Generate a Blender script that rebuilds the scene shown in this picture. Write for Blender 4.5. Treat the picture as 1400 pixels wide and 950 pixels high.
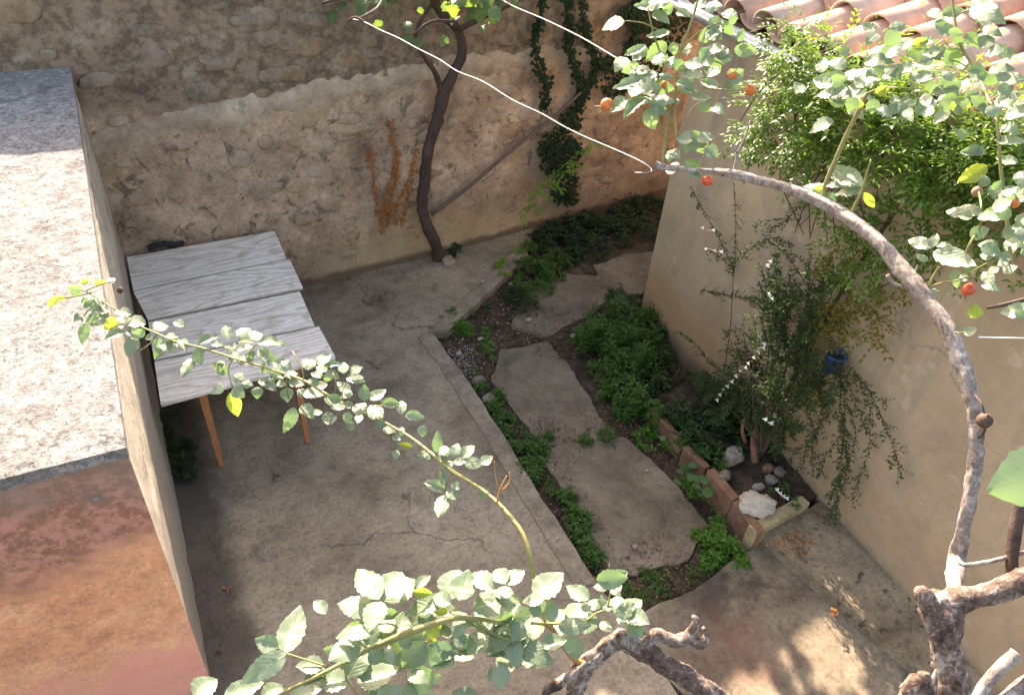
import bpy, math, random
from mathutils import Vector, Matrix, noise
random.seed(7)
SC = bpy.context.scene
for o in list(bpy.data.objects): bpy.data.objects.remove(o)
COL = SC.collection

# ------------------------------------------------------------------ camera
F, CX, CY = 1030.0, 700.0, 475.0
HC = 4.5
RX = Vector((0.89631929, -0.22714651, 0.38080993))
RY = Vector((-0.43784001, -0.58908216, 0.67917475))
RU = Vector((0.07005616, -0.77549125, -0.62745953))
CAM = Vector((0, 0, HC))
def to_world(c): return Vector((RX.dot(c), RY.dot(c), RU.dot(c)))
right = to_world(Vector((1, 0, 0))); upv = to_world(Vector((0, -1, 0))); fwd = to_world(Vector((0, 0, 1)))
cd = bpy.data.cameras.new('camera'); cam = bpy.data.objects.new('camera', cd); COL.objects.link(cam)
cd.lens = 36 * F / 1400; cd.sensor_width = 36; cd.clip_start = 0.05; cd.clip_end = 500
m = Matrix.Identity(4)
for i in range(3):
    m[i][0] = right[i]; m[i][1] = upv[i]; m[i][2] = -fwd[i]; m[i][3] = CAM[i]
cam.matrix_world = m
SC.camera = cam

# ------------------------------------------------------------------ light
AZ, EL = math.radians(9), math.radians(31.5)
SUN = Vector((math.sin(AZ) * math.cos(EL), math.cos(AZ) * math.cos(EL), math.sin(EL)))
w = bpy.data.worlds.new('World'); SC.world = w; w.use_nodes = True
nt = w.node_tree; bg = nt.nodes['Background']
sky = nt.nodes.new('ShaderNodeTexSky'); sky.sky_type = 'NISHITA'; sky.sun_disc = False
sky.sun_elevation = EL; sky.sun_rotation = AZ; sky.air_density = 1.0; sky.dust_density = 2.5; sky.ozone_density = 1.0
nt.links.new(sky.outputs[0], bg.inputs[0]); bg.inputs[1].default_value = 0.15
sl = bpy.data.lights.new('sun', 'SUN'); sl.energy = 4.9; sl.angle = math.radians(0.53); sl.color = (1, .97, .93)
so = bpy.data.objects.new('sun', sl); COL.objects.link(so)
so.rotation_euler = SUN.to_track_quat('Z', 'Y').to_euler(); so.location = (0, 0, 12)
vs = SC.view_settings; vs.view_transform = 'Standard'; vs.look = 'None'; vs.exposure = 2.08; vs.gamma = 1
vs.use_curve_mapping = False
try:
    vs.use_white_balance = True; vs.white_balance_temperature = 8300; vs.white_balance_tint = 17
except Exception: pass

# ------------------------------------------------------------------ geometry of the view (measured points -> real places)
def ray(x, y): return to_world(Vector((x - CX, y - CY, F))).normalized()
def P(x, y, z=0.0):
    r = ray(x, y); return CAM + r * ((z - HC) / r.z)
def D(x, y, d): return CAM + to_world(Vector((x - CX, y - CY, F))) * (d / F)
def AX(x, y, X):
    r = ray(x, y); return CAM + r * (X / r.x)
def AY(x, y, Y):
    r = ray(x, y); return CAM + r * (Y / r.y)
def proj(p):
    v = p - CAM; c = Vector((right.dot(v), -upv.dot(v), fwd.dot(v)))
    return Vector((CX + F * c.x / c.z, CY + F * c.y / c.z))

# ------------------------------------------------------------------ object helpers
def tag(o, label=None, cat=None, group=None, kind=None):
    if label: o['label'] = label
    if cat: o['category'] = cat
    if group: o['group'] = group
    if kind: o['kind'] = kind
    return o
def thing(name, loc, label, cat, group=None):
    o = bpy.data.objects.new(name, None); COL.objects.link(o); o.location = loc; o.empty_display_size = .1
    return tag(o, label, cat, group)
def wpos(o):
    v = Vector((0, 0, 0))
    while o: v += o.location; o = o.parent
    return v
def rvec(r): return Vector((r.gauss(0, 1), r.gauss(0, 1), r.gauss(0, 1))).normalized()
class MB:
    def __init__(s): s.v = []; s.f = []
    def add(s, vs, fs):
        b = len(s.v); s.v += [Vector(x) for x in vs]; s.f += [tuple(b + i for i in f) for f in fs]; return s
    def build(s, name, mat, parent=None, origin=None, smooth=False):
        off = Vector(origin) if origin is not None else Vector((0, 0, 0))
        base = wpos(parent) if parent else Vector((0, 0, 0))
        if origin is None: off = base
        me = bpy.data.meshes.new(name); me.from_pydata([tuple(v - off) for v in s.v], [], s.f); me.update()
        if smooth: me.polygons.foreach_set('use_smooth', [True] * len(me.polygons))
        me.materials.append(mat)
        o = bpy.data.objects.new(name, me); COL.objects.link(o)
        o.location = off - base
        if parent: o.parent = parent
        return o
def share(name, me, M, parent=None):
    o = bpy.data.objects.new(name, me); COL.objects.link(o)
    if parent:
        o.parent = parent; o.matrix_local = Matrix.Translation(-wpos(parent)) @ M
    else: o.matrix_local = M
    return o
def prism(mb, poly, z0, z1, zs=None):
    n = len(poly); vs = []
    for p in poly: vs.append((p[0], p[1], z0))
    for i, p in enumerate(poly): vs.append((p[0], p[1], zs[i] if zs else z1))
    fs = [tuple(range(n, 2 * n)), tuple(reversed(range(n)))]
    for i in range(n):
        j = (i + 1) % n; fs.append((i, j, n + j, n + i))
    return mb.add(vs, fs)
def box(mb, c, s, R=None):
    vs = []
    for dx in (-.5, .5):
        for dy in (-.5, .5):
            for dz in (-.5, .5):
                v = Vector((dx * s[0], dy * s[1], dz * s[2]))
                if R: v = R @ v
                vs.append(Vector(c) + v)
    return mb.add(vs, [(0, 1, 3, 2), (4, 6, 7, 5), (0, 4, 5, 1), (2, 3, 7, 6), (0, 2, 6, 4), (1, 5, 7, 3)])
def smooth_path(pts, n=4):
    """pts: list of (Vector, radius). Catmull-Rom."""
    out = []
    for i in range(len(pts) - 1):
        p0 = pts[max(i - 1, 0)]; p1 = pts[i]; p2 = pts[i + 1]; p3 = pts[min(i + 2, len(pts) - 1)]
        for k in range(n):
            t = k / n; t2 = t * t; t3 = t2 * t
            q = .5 * ((2 * p1[0]) + (-p0[0] + p2[0]) * t + (2 * p0[0] - 5 * p1[0] + 4 * p2[0] - p3[0]) * t2 + (-p0[0] + 3 * p1[0] - 3 * p2[0] + p3[0]) * t3)
            out.append((q, p1[1] * (1 - t) + p2[1] * t))
    out.append(pts[-1]); return out
def tube(mb, pts, sides=8, n=4, rough=0.0, nf=30.0, cap=True, ridges=0):
    path = smooth_path(pts, n) if n > 1 else pts
    N = len(path); vs = []; ref = None; seed = random.uniform(0, 99)
    for i, (p, r) in enumerate(path):
        t = (path[min(i + 1, N - 1)][0] - path[max(i - 1, 0)][0])
        if t.length < 1e-9: t = Vector((0, 0, 1))
        t.normalize()
        if ref is None: ref = t.orthogonal().normalized()
        ref = (ref - t * ref.dot(t)).normalized(); b = t.cross(ref)
        for k in range(sides):
            a = 2 * math.pi * k / sides
            d = ref * math.cos(a) + b * math.sin(a)
            rr = r
            if rough:
                q = p + d * r
                rr = r * (1 + rough * (noise.noise(q * nf + Vector((seed, 0, 0))) + .6 * noise.noise(q * nf * 3.1)))
                if ridges: rr *= 1 + .11 * math.sin(ridges * a + 4 * noise.noise(p * 9)) + .05 * math.sin(ridges * 2.7 * a + 5 * noise.noise(p * 14))
            vs.append(p + d * rr)
    fs = []
    for i in range(N - 1):
        for k in range(sides):
            k2 = (k + 1) % sides
            fs.append((i * sides + k, i * sides + k2, (i + 1) * sides + k2, (i + 1) * sides + k))
    if cap: fs.append(tuple(reversed(range(sides)))); fs.append(tuple(range((N - 1) * sides, N * sides)))
    return mb.add(vs, fs)
def one(name, mat, parent, pts, label=None, **k):
    o = tube(MB(), pts, **k).build(name, M[mat], parent, smooth=True)
    if label: o['label'] = label
    return o
def cane(mb, pts, **k):
    """pts: (px, py, depth, width px)"""
    return tube(mb, [(D(x, y, d), wd * (.42 if wd < 10 else .5) * d / F) for x, y, d, wd in pts], **k)

# ------------------------------------------------------------------ materials
def new_mat(name):
    mt = bpy.data.materials.new(name); mt.use_nodes = True
    n = mt.node_tree; b = n.nodes['Principled BSDF']; return mt, n, b
def N(n, t, **kw):
    x = n.nodes.new(t)
    for k, v in kw.items(): setattr(x, k, v)
    return x
def ntex(n, src, scale, detail=8, rough=.6, dist=0.0):
    x = N(n, 'ShaderNodeTexNoise'); x.inputs['Scale'].default_value = scale; x.inputs['Detail'].default_value = detail
    x.inputs['Roughness'].default_value = rough; x.inputs['Distortion'].default_value = dist
    n.links.new(src, x.inputs['Vector']); return x.outputs['Fac']
def ramp(n, fac, stops):
    r = N(n, 'ShaderNodeValToRGB'); n.links.new(fac, r.inputs[0]); e = r.color_ramp.elements
    while len(e) < len(stops): e.new(.5)
    for i, (p, c) in enumerate(stops):
        e[i].position = p; e[i].color = (*c, 1) if len(c) == 3 else c
    return r.outputs[0]
def mixc(n, fac, a, b, mode='MIX'):
    x = N(n, 'ShaderNodeMix', data_type='RGBA', blend_type=mode)
    for s, v in ((x.inputs[0], fac), (x.inputs[6], a), (x.inputs[7], b)):
        if isinstance(v, (int, float)): s.default_value = v
        elif isinstance(v, tuple): s.default_value = (*v, 1)
        else: n.links.new(v, s)
    return x.outputs[2]
def gs(v): return (v, v, v)
def bump(n, b, src, strength, dist=.02, prev=None):
    x = N(n, 'ShaderNodeBump'); x.inputs['Strength'].default_value = strength; x.inputs['Distance'].default_value = dist
    n.links.new(src, x.inputs['Height'])
    if prev: n.links.new(prev, x.inputs['Normal'])
    n.links.new(x.outputs[0], b.inputs['Normal']); return x.outputs[0]
def pos(n): return N(n, 'ShaderNodeNewGeometry').outputs['Position']
def axis(n, src, i):
    s = N(n, 'ShaderNodeSeparateXYZ'); n.links.new(src, s.inputs[0]); return s.outputs[i]
def mth(n, op, a, b=0.0, c=0.0):
    x = N(n, 'ShaderNodeMath', operation=op)
    for i, v in enumerate((a, b, c)):
        if isinstance(v, (int, float)): x.inputs[i].default_value = v
        else: n.links.new(v, x.inputs[i])
    return x.outputs[0]
def mapr(n, v, a, b, c=0.0, d=1.0, smooth=True):
    x = N(n, 'ShaderNodeMapRange')
    if smooth: x.interpolation_type = 'SMOOTHSTEP'
    n.links.new(v, x.inputs[0])
    for i, q in enumerate((a, b, c, d)): x.inputs[1 + i].default_value = q
    return x.outputs[0]

def cracks(n, p, c, scale, width, k=.75, col=(.03, .024, .02)):
    v = N(n, 'ShaderNodeVectorMath', operation='ADD'); n.links.new(p, v.inputs[0])
    nn_ = N(n, 'ShaderNodeTexNoise'); nn_.inputs['Scale'].default_value = 2.2; nn_.inputs['Detail'].default_value = 6; n.links.new(p, nn_.inputs['Vector'])
    sc = N(n, 'ShaderNodeVectorMath', operation='SCALE'); sc.inputs[3].default_value = .55; n.links.new(nn_.outputs['Color'], sc.inputs[0]); n.links.new(sc.outputs[0], v.inputs[1])
    vo = N(n, 'ShaderNodeTexVoronoi', feature='DISTANCE_TO_EDGE'); vo.inputs['Scale'].default_value = scale; n.links.new(v.outputs[0], vo.inputs['Vector'])
    ln_ = mapr(n, vo.outputs['Distance'], width * .3, width, k, 0)
    brk = mapr(n, ntex(n, p, 1.3, 3), .46, .56, 0, 1)
    return mixc(n, mth(n, 'MULTIPLY', ln_, brk), c, col)
def plaster(name, stops, big=1.2, fine=28, grain=.25, rough=.92, bumpk=.5, bdist=.01, spots=None, bfine=90):
    wk = 1.32 if name == 'rubble_render' else (1.0 if name == 'outbuilding_concrete' else 1.04)
    if name in ('patio_concrete', 'pavement_concrete', 'kerb_concrete', 'ledge_concrete'): wk = 1.12; stops = [(q_, (c_[0] * 1.03, c_[1], c_[2] * .95)) for q_, c_ in stops]
    if name != 'outbuilding_concrete': stops = [(q_, (min(.85, c_[0] * 1.05 * wk), min(.85, c_[1] * wk * (.97 if name == 'rubble_render' else 1)), c_[2] * (.90 if name == 'rubble_render' else .87) * wk)) for q_, c_ in stops]
    mt, n, b = new_mat(name); p = pos(n)
    a = ntex(n, p, big, 9, .62, .4); c = ramp(n, a, stops)
    f = mth(n, 'ADD', mth(n, 'MULTIPLY', ntex(n, p, fine, 8, .85), .5), mth(n, 'MULTIPLY', ntex(n, p, fine * .2, 10, .85), .5))
    c = mixc(n, 1.0, c, ramp(n, f, [(.38, gs(1 - grain * 1.5)), (.5, gs(1)), (.62, gs(1 + grain * 1.1))]), 'MULTIPLY')
    if spots:
        for sc, lo, hi, colr, k in spots:
            q = ntex(n, p, sc, 6, .7, .6)
            c = mixc(n, mapr(n, q, lo, hi, 0, k), c, colr)
    n.links.new(c, b.inputs['Base Color']); b.inputs['Roughness'].default_value = rough; b.inputs['Specular IOR Level'].default_value = .25
    pr = bump(n, b, ntex(n, p, bfine, 6, .7), bumpk * .6, bdist * .35)
    bump(n, b, ntex(n, p, bfine / 7, 8, .7), bumpk, bdist, pr)
    return mt, n, b, p, c

M = {}
mt, n, b, p, c = plaster('patio_concrete', [(.3, (.11, .090, .074)), (.45, (.205, .176, .149)), (.6, (.275, .240, .205)), (.78, (.34, .305, .265))], big=1.0, fine=34, grain=.38,
    spots=[(2.3, .56, .72, (.095, .075, .058), .7), (5.5, .60, .70, (.30, .28, .25), .35), (14, .64, .72, (.07, .055, .045), .6)], bumpk=.55)
M['patio'] = mt
# damp dark strip beside the outbuilding (its own stain)
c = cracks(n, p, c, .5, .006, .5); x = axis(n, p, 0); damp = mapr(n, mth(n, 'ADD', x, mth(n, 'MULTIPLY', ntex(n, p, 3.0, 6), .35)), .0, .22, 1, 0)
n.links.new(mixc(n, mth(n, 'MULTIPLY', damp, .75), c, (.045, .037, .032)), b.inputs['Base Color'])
M['kerb'] = plaster('kerb_concrete', [(.3, (.13, .112, .094)), (.6, (.25, .218, .187)), (.8, (.31, .275, .24))], big=3, fine=40, grain=.35, spots=[(6, .6, .7, (.08, .07, .055), .6)])[0]
M['pavement'] = plaster('pavement_concrete', [(.3, (.10, .08, .065)), (.5, (.19, .165, .14)), (.75, (.27, .24, .205))], big=1.6, fine=30, grain=.35,
    spots=[(1.5, .55, .66, (.07, .05, .042), .7), (4, .6, .7, (.21, .11, .075), .45), (20, .62, .7, (.06, .045, .035), .6)])[0]
n = M['pavement'].node_tree; b = n.nodes['Principled BSDF']; src = b.inputs['Base Color'].links[0].from_socket; p = pos(n)
def blot(n, p, src, centre, r0, r1, col, k):
    dd = N(n, 'ShaderNodeVectorMath', operation='DISTANCE'); n.links.new(p, dd.inputs[0]); dd.inputs[1].default_value = centre
    f = mapr(n, mth(n, 'ADD', dd.outputs['Value'], mth(n, 'MULTIPLY', ntex(n, p, 5, 9, .7), .9)), r0 + .45, r1 + .45, k, 0)
    return mixc(n, f, src, col)
q1, q2 = P(975, 815), P(1010, 880)
c = blot(n, p, src, (q1.x, q1.y, 0), .0, .42, (.05, .038, .032), .85); c = blot(n, p, c, (q2.x, q2.y, 0), .0, .4, (.24, .115, .08), .5); n.links.new(c, b.inputs['Base Color'])
M['ledge'] = plaster('ledge_concrete', [(.3, (.10, .08, .06)), (.5, (.21, .18, .145)), (.75, (.31, .27, .22))], big=2.2, fine=34, grain=.4,
    spots=[(9, .55, .66, (.055, .045, .038), .85), (3, .6, .75, (.17, .15, .08), .5)], bumpk=.8)[0]
M['flag'] = plaster('flagstone', [(.3, (.10, .079, .063)), (.5, (.175, .143, .115)), (.75, (.245, .205, .168))], big=2.2, fine=36, grain=.28,
    spots=[(6, .58, .7, (.085, .085, .04), .6), (16, .64, .72, (.06, .045, .035), .6)])[0]
M['soil'] = plaster('garden_soil', [(.3, (.03, .022, .016)), (.55, (.075, .055, .04)), (.75, (.13, .10, .075))], big=6, fine=60, grain=.5, bumpk=1, bdist=.03,
    spots=[(45, .62, .68, (.26, .22, .18), .7)], bfine=70)[0]
M['roofconc'] = plaster('outbuilding_concrete', [(.3, (.195, .185, .172)), (.5, (.295, .283, .266)), (.7, (.37, .357, .337))], big=1.6, fine=30, grain=.5,
    spots=[(6, .52, .62, (.15, .142, .13), .65), (17, .55, .62, (.12, .113, .103), .7), (42, .56, .62, (.07, .07, .07), .8), (3.0, .6, .7, (.34, .33, .30), .5)], bumpk=1.0, bdist=.03)[0]
# grey side of outbuilding: sun-grazed paler top and shaded browner bottom painted in
mt, n, b, p, c = plaster('outbuilding_side', [(.3, (.34, .31, .275)), (.6, (.48, .445, .40)), (.8, (.56, .52, .47))], big=2.5, fine=40, grain=.35, bumpk=.9)
M['side'] = mt
z = axis(n, p, 2); e = mth(n, 'ADD', z, mth(n, 'MULTIPLY', ntex(n, p, 6, 6), .10))
n.links.new(mixc(n, mapr(n, e, 1.15, 1.35, 0, 1), mixc(n, .75, c, (.30, .255, .21)), c), b.inputs['Base Color'])
# red washed front
mt, n, b, p, c = plaster('red_wash_plaster', [(.25, (.54, .235, .145)), (.5, (.68, .33, .205)), (.75, (.77, .43, .28))], big=3.0, fine=38, grain=.30, bumpk=.7,
    spots=[(2.2, .52, .68, (.68, .36, .17), .5)])
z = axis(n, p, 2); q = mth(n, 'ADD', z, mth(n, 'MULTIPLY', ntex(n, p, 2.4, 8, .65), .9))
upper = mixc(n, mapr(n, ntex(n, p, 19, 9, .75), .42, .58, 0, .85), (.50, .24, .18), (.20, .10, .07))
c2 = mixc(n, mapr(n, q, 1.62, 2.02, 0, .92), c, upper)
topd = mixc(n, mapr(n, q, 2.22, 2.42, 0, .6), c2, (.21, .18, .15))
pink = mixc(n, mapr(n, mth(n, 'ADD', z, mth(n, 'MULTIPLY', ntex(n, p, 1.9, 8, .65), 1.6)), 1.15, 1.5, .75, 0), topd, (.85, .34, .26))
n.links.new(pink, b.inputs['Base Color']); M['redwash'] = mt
# house render
mt, n, b, p, c = plaster('house_render', [(.3, (.33, .245, .178)), (.5, (.44, .335, .245)), (.7, (.495, .385, .288))], big=.9, fine=14, grain=.08, bumpk=.22, bdist=.008,
    spots=[(2.1, .54, .74, (.33, .28, .225), .65), (1.3, .6, .8, (.50, .36, .22), .5)], bfine=60)
z = axis(n, p, 2); yy = axis(n, p, 1)
rust = mth(n, 'MULTIPLY', mapr(n, mth(n, 'ADD', z, mth(n, 'MULTIPLY', ntex(n, p, 2.2, 7), .8)), .7, 1.35, .75, 0), mapr(n, yy, 3.0, 4.2, .35, 1))
mp_ = N(n, 'ShaderNodeMapping'); mp_.inputs['Scale'].default_value = (5, 5, .5); n.links.new(p, mp_.inputs[0]); stf = ntex(n, mp_.outputs[0], 1.3, 7, .7)
c = mixc(n, mth(n, 'MULTIPLY', mapr(n, stf, .50, .64, 0, .6), mapr(n, z, .8, 2.9, .25, 1)), c, (.235, .205, .17))
c = mixc(n, mapr(n, ntex(n, p, 1.6, 9, .7), .52, .66, 0, .45), c, (.29, .245, .19))
c = mixc(n, mapr(n, ntex(n, p, 3.7, 8, .75), .56, .64, 0, .4), c, (.60, .50, .38))
c = cracks(n, p, mixc(n, rust, c, (.42, .235, .11)), .7, .005, .45, (.2, .16, .12))
c = mixc(n, mapr(n, mth(n, 'ADD', z, mth(n, 'MULTIPLY', ntex(n, p, 5, 7), .25)), .16, .34, .6, 0), c, (.15, .11, .08))
n.links.new(c, b.inputs['Base Color']); M['house'] = mt
# rubble wall render
mt, n, b, p, c = plaster('rubble_render', [(.28, (.11, .08, .058)), (.44, (.23, .175, .13)), (.58, (.335, .265, .20)), (.76, (.43, .355, .285))], big=1.9, fine=24, grain=.34, bumpk=.9, bdist=.02,
    spots=[(3.2, .55, .68, (.33, .23, .12), .7), (5.5, .56, .62, (.115, .085, .062), .8), (9, .56, .66, (.46, .37, .27), .4), (30, .59, .65, (.08, .06, .045), .55), (13, .58, .62, (.38, .20, .09), .55)], bfine=55)
z = axis(n, p, 2); xx = axis(n, p, 0); wob = ntex(n, p, 2.6, 8, .65)
up = mapr(n, mth(n, 'ADD', z, mth(n, 'MULTIPLY', wob, .22)), 2.02, 2.16, 0, 1)
dk = mixc(n, mapr(n, ntex(n, p, 11, 9, .75), .40, .60, .05, .85), (.25, .185, .13), (.06, .045, .033))
dk = mixc(n, mapr(n, ntex(n, p, 4.3, 6, .7), .60, .70, 0, .7), dk, (.33, .175, .08))
dk = mixc(n, mapr(n, ntex(n, p + 0 if False else p, 3.1, 6, .7), .58, .68, 0, .65), dk, (.36, .31, .26))
c = mixc(n, mth(n, 'MULTIPLY', up, .85), c, dk)
low = mapr(n, mth(n, 'ADD', z, mth(n, 'MULTIPLY', wob, .8)), .55, 1.1, .65, 0)
c = mixc(n, low, c, mixc(n, mapr(n, xx, 3.6, 4.6, 0, 1), mixc(n, mapr(n, xx, .8, 2.4, 0, 1), (.22, .17, .125), (.42, .29, .15)), (.16, .11, .08)))
foot = mapr(n, mth(n, 'ADD', z, mth(n, 'MULTIPLY', wob, .16)), .13, .2, .8, 0)
c = mixc(n, foot, c, (.10, .062, .04))
n.links.new(c, b.inputs['Base Color']); M['rubble'] = mt
M['band'] = plaster('pale_render_band', [(.3, (.235, .185, .15)), (.5, (.345, .285, .24)), (.7, (.43, .37, .32))], big=3.5, fine=24, grain=.25, bumpk=.5,
    spots=[(5, .54, .66, (.24, .19, .14), .8), (2.2, .52, .66, (.27, .215, .16), .7)])[0]
def objmat(name, stops, rough=.8, bscale=25, bk=.5, nz=6, grain=.3, spec=.3, obj=True):
    mt, n, b = new_mat(name); tc = N(n, 'ShaderNodeTexCoord'); oi = N(n, 'ShaderNodeObjectInfo')
    v = N(n, 'ShaderNodeVectorMath', operation='ADD'); n.links.new(tc.outputs['Object'], v.inputs[0])
    k = N(n, 'ShaderNodeVectorMath', operation='SCALE'); k.inputs[0].default_value = (13, 7, 5); n.links.new(oi.outputs['Random'], k.inputs[3])
    n.links.new(k.outputs[0], v.inputs[1])
    c = ramp(n, oi.outputs['Random'] if obj else ntex(n, v.outputs[0], nz), stops)
    f = ntex(n, v.outputs[0], nz, 8, .7)
    c = mixc(n, 1.0, c, ramp(n, f, [(.25, gs(1 - grain)), (.75, gs(1 + grain))]), 'MULTIPLY')
    n.links.new(c, b.inputs['Base Color']); b.inputs['Roughness'].default_value = rough; b.inputs['Specular IOR Level'].default_value = spec
    bump(n, b, ntex(n, v.outputs[0], bscale, 8, .7), bk, .01)
    return mt
M['wallstone'] = objmat('wall_stone', [(0, (.15, .12, .09)), (.25, (.24, .19, .14)), (.45, (.33, .215, .11)), (.6, (.26, .22, .17)), (.8, (.34, .28, .21)), (1, (.17, .145, .12))], rough=.9, grain=.35, bk=.8)
wsm = M['rubble'].copy(); wsm.name = 'wall_stone'; n = wsm.node_tree; b = n.nodes['Principled BSDF']; oi = N(n, 'ShaderNodeObjectInfo')
src = b.inputs['Base Color'].links[0].from_socket
tint = ramp(n, oi.outputs['Random'], [(0, (.15, .12, .09)), (.2, (.30, .25, .19)), (.4, (.36, .21, .09)), (.55, (.24, .20, .16)), (.75, (.38, .33, .27)), (1, (.17, .145, .12))])
n.links.new(mixc(n, .26, src, tint), b.inputs['Base Color']); M['wallstone'] = wsm
M['rock'] = objmat('rock', [(0, (.17, .135, .105)), (.5, (.24, .19, .15)), (1, (.29, .24, .195))], nz=14, grain=.3, bscale=40, rough=.85)
M['whiterock'] = objmat('white_rock', [(0, (.48, .42, .34)), (1, (.52, .45, .37))], nz=18, grain=.22, bscale=30, rough=.85, bk=1)
M['creamrock'] = objmat('cream_rock', [(0, (.66, .58, .46)), (1, (.66, .58, .46))], nz=22, grain=.3, bscale=30, rough=.85, bk=1)
M['edging'] = plaster('terracotta_edging', [(.3, (.13, .068, .048)), (.55, (.225, .12, .085)), (.8, (.29, .18, .135))], big=6, fine=40, grain=.3)[0]
M['edging2'] = plaster('ochre_edging', [(.3, (.24, .19, .12)), (.55, (.36, .29, .19)), (.8, (.42, .36, .25))], big=6, fine=40, grain=.3)[0]
M['tile'] = objmat('terracotta_tile', [(0, (.42, .26, .19)), (.3, (.54, .36, .28)), (.6, (.50, .32, .24)), (.8, (.58, .42, .34)), (1, (.40, .31, .25))], nz=9, grain=.28, bscale=60, rough=.82)
# weathered boards
mt, n, b = new_mat('weathered_board'); tc = N(n, 'ShaderNodeTexCoord'); oi = N(n, 'ShaderNodeObjectInfo')
mp = N(n, 'ShaderNodeMapping'); mp.inputs['Scale'].default_value = (1.0, 6, 6); n.links.new(tc.outputs['Object'], mp.inputs[0])
k = N(n, 'ShaderNodeVectorMath', operation='SCALE'); k.inputs[0].default_value = (9, 31, 5); n.links.new(oi.outputs['Random'], k.inputs[3]); n.links.new(k.outputs[0], mp.inputs['Location'])
lowf = ntex(n, mp.outputs[0], .55, 2, .4)
wv = mth(n, 'FRACT', mth(n, 'MULTIPLY', lowf, 16))
g = ntex(n, mp.outputs[0], 14, 9, .7)
c = ramp(n, wv, [(.0, (.54, .48, .40)), (.35, (.76, .70, .61)), (.85, (.84, .785, .695)), (1, (.60, .54, .45))])
c = mixc(n, 1, c, ramp(n, g, [(.34, gs(.68)), (.52, gs(1.0)), (.62, gs(1.04))]), 'MULTIPLY')
c = mixc(n, mapr(n, ntex(n, tc.outputs['Object'], 5, 5), .55, .7, 0, .45), c, (.34, .26, .18))
n.links.new(c, b.inputs['Base Color']); b.inputs['Roughness'].default_value = .75; bump(n, b, g, .5, .006); M['board'] = mt
def wood(name, a, bb, rough=.5, sc=(30, 30, 3)):
    mt, n, b = new_mat(name); tc = N(n, 'ShaderNodeTexCoord'); mp = N(n, 'ShaderNodeMapping'); mp.inputs['Scale'].default_value = sc
    n.links.new(tc.outputs['Object'], mp.inputs[0]); f = ntex(n, mp.outputs[0], 2, 8, .7)
    n.links.new(ramp(n, f, [(.3, a), (.7, bb)]), b.inputs['Base Color']); b.inputs['Roughness'].default_value = rough
    bump(n, b, f, .4, .004); return mt
M['leg'] = wood('orange_wood', (.30, .105, .035), (.46, .19, .075))
M['pole'] = wood('grey_stick', (.08, .055, .04), (.17, .12, .09), .85)
def bark(name, stops, nf=40, bk=1.0, rough=.9, dist=.004):
    mt, n, b = new_mat(name); p = pos(n)
    f = ntex(n, p, nf, 9, .72, .8); g = ntex(n, p, nf * .28, 6, .6)
    c = ramp(n, mth(n, 'ADD', mth(n, 'MULTIPLY', f, .6), mth(n, 'MULTIPLY', g, .4)), stops)
    n.links.new(c, b.inputs['Base Color']); b.inputs['Roughness'].default_value = rough; b.inputs['Specular IOR Level'].default_value = .3
    bump(n, b, f, bk, dist); return mt
M['oldbark'] = bark('rose_old_bark', [(.40, (.05, .030, .023)), (.5, (.15, .105, .082)), (.58, (.36, .315, .28))], 70, dist=.003)
M['canebark'] = bark('rose_cane_bark', [(.38, (.10, .065, .05)), (.5, (.24, .20, .175)), (.6, (.40, .37, .345))], 85, 1.0, .7, .002)
M['vinebark'] = bark('vine_bark', [(.35, (.035, .024, .02)), (.55, (.085, .055, .042)), (.7, (.15, .10, .08))], 26, dist=.01)
M['twiggreen'] = bark('green_twig', [(.35, (.15, .15, .05)), (.65, (.30, .27, .10))], 60, .3, .5, .001)
M['twigorange'] = bark('orange_twig', [(.35, (.33, .15, .05)), (.65, (.45, .25, .09))], 60, .3, .5, .001)
M['twigdark'] = bark('dark_twig', [(.35, (.05, .03, .022)), (.65, (.12, .08, .055))], 60, .3, .8, .001)
M['twigred'] = bark('red_bark', [(.35, (.16, .06, .04)), (.65, (.30, .14, .09))], 40, .6, .8, .004)
def leafmat(name, a, bb, tr, trk=.4, rough=.38, spec=.5, vein=None, rnd=True):
    mt, n, b = new_mat(name); oi = N(n, 'ShaderNodeObjectInfo'); p = pos(n)
    f = ntex(n, p, 9 if not rnd else 25, 3, .5)
    r = N(n, 'ShaderNodeNewGeometry').outputs['Random Per Island'] if not rnd else oi.outputs['Random']
    fac = mth(n, 'ADD', mth(n, 'MULTIPLY', r, .6), mth(n, 'MULTIPLY', f, .4))
    c = ramp(n, fac, [(.15, a), (.85, bb)])
    if vein:
        tc = N(n, 'ShaderNodeTexCoord'); ax = mth(n, 'ABSOLUTE', axis(n, tc.outputs['Object'], 0)); ay = axis(n, tc.outputs['Object'], 1)
        mid = mapr(n, ax, .012, .03, .7, 0)
        s = mth(n, 'ABSOLUTE', mth(n, 'SINE', mth(n, 'MULTIPLY', mth(n, 'SUBTRACT', ay, mth(n, 'MULTIPLY', ax, .7)), 24)))
        vv = mth(n, 'MAXIMUM', mid, mapr(n, s, .0, .22, .35, 0)); c = mixc(n, vv, c, vein)
        bump(n, b, mth(n, 'MULTIPLY', vv, -1), .35, .01)
    n.links.new(c, b.inputs['Base Color']); b.inputs['Roughness'].default_value = rough; b.inputs['Specular IOR Level'].default_value = spec
    t = N(n, 'ShaderNodeBsdfTranslucent'); n.links.new(mixc(n, .6, c, tr), t.inputs[0])
    mx = N(n, 'ShaderNodeMixShader'); mx.inputs[0].default_value = trk
    out = n.nodes['Material Output']
    n.links.new(b.outputs[0], mx.inputs[1]); n.links.new(t.outputs[0], mx.inputs[2]); n.links.new(mx.outputs[0], out.inputs[0]); return mt
M['rose'] = leafmat('rose_leaf', (.10, .165, .085), (.22, .29, .19), (.22, .42, .06), .34, .46, 1.0, vein=(.25, .31, .19))
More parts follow.
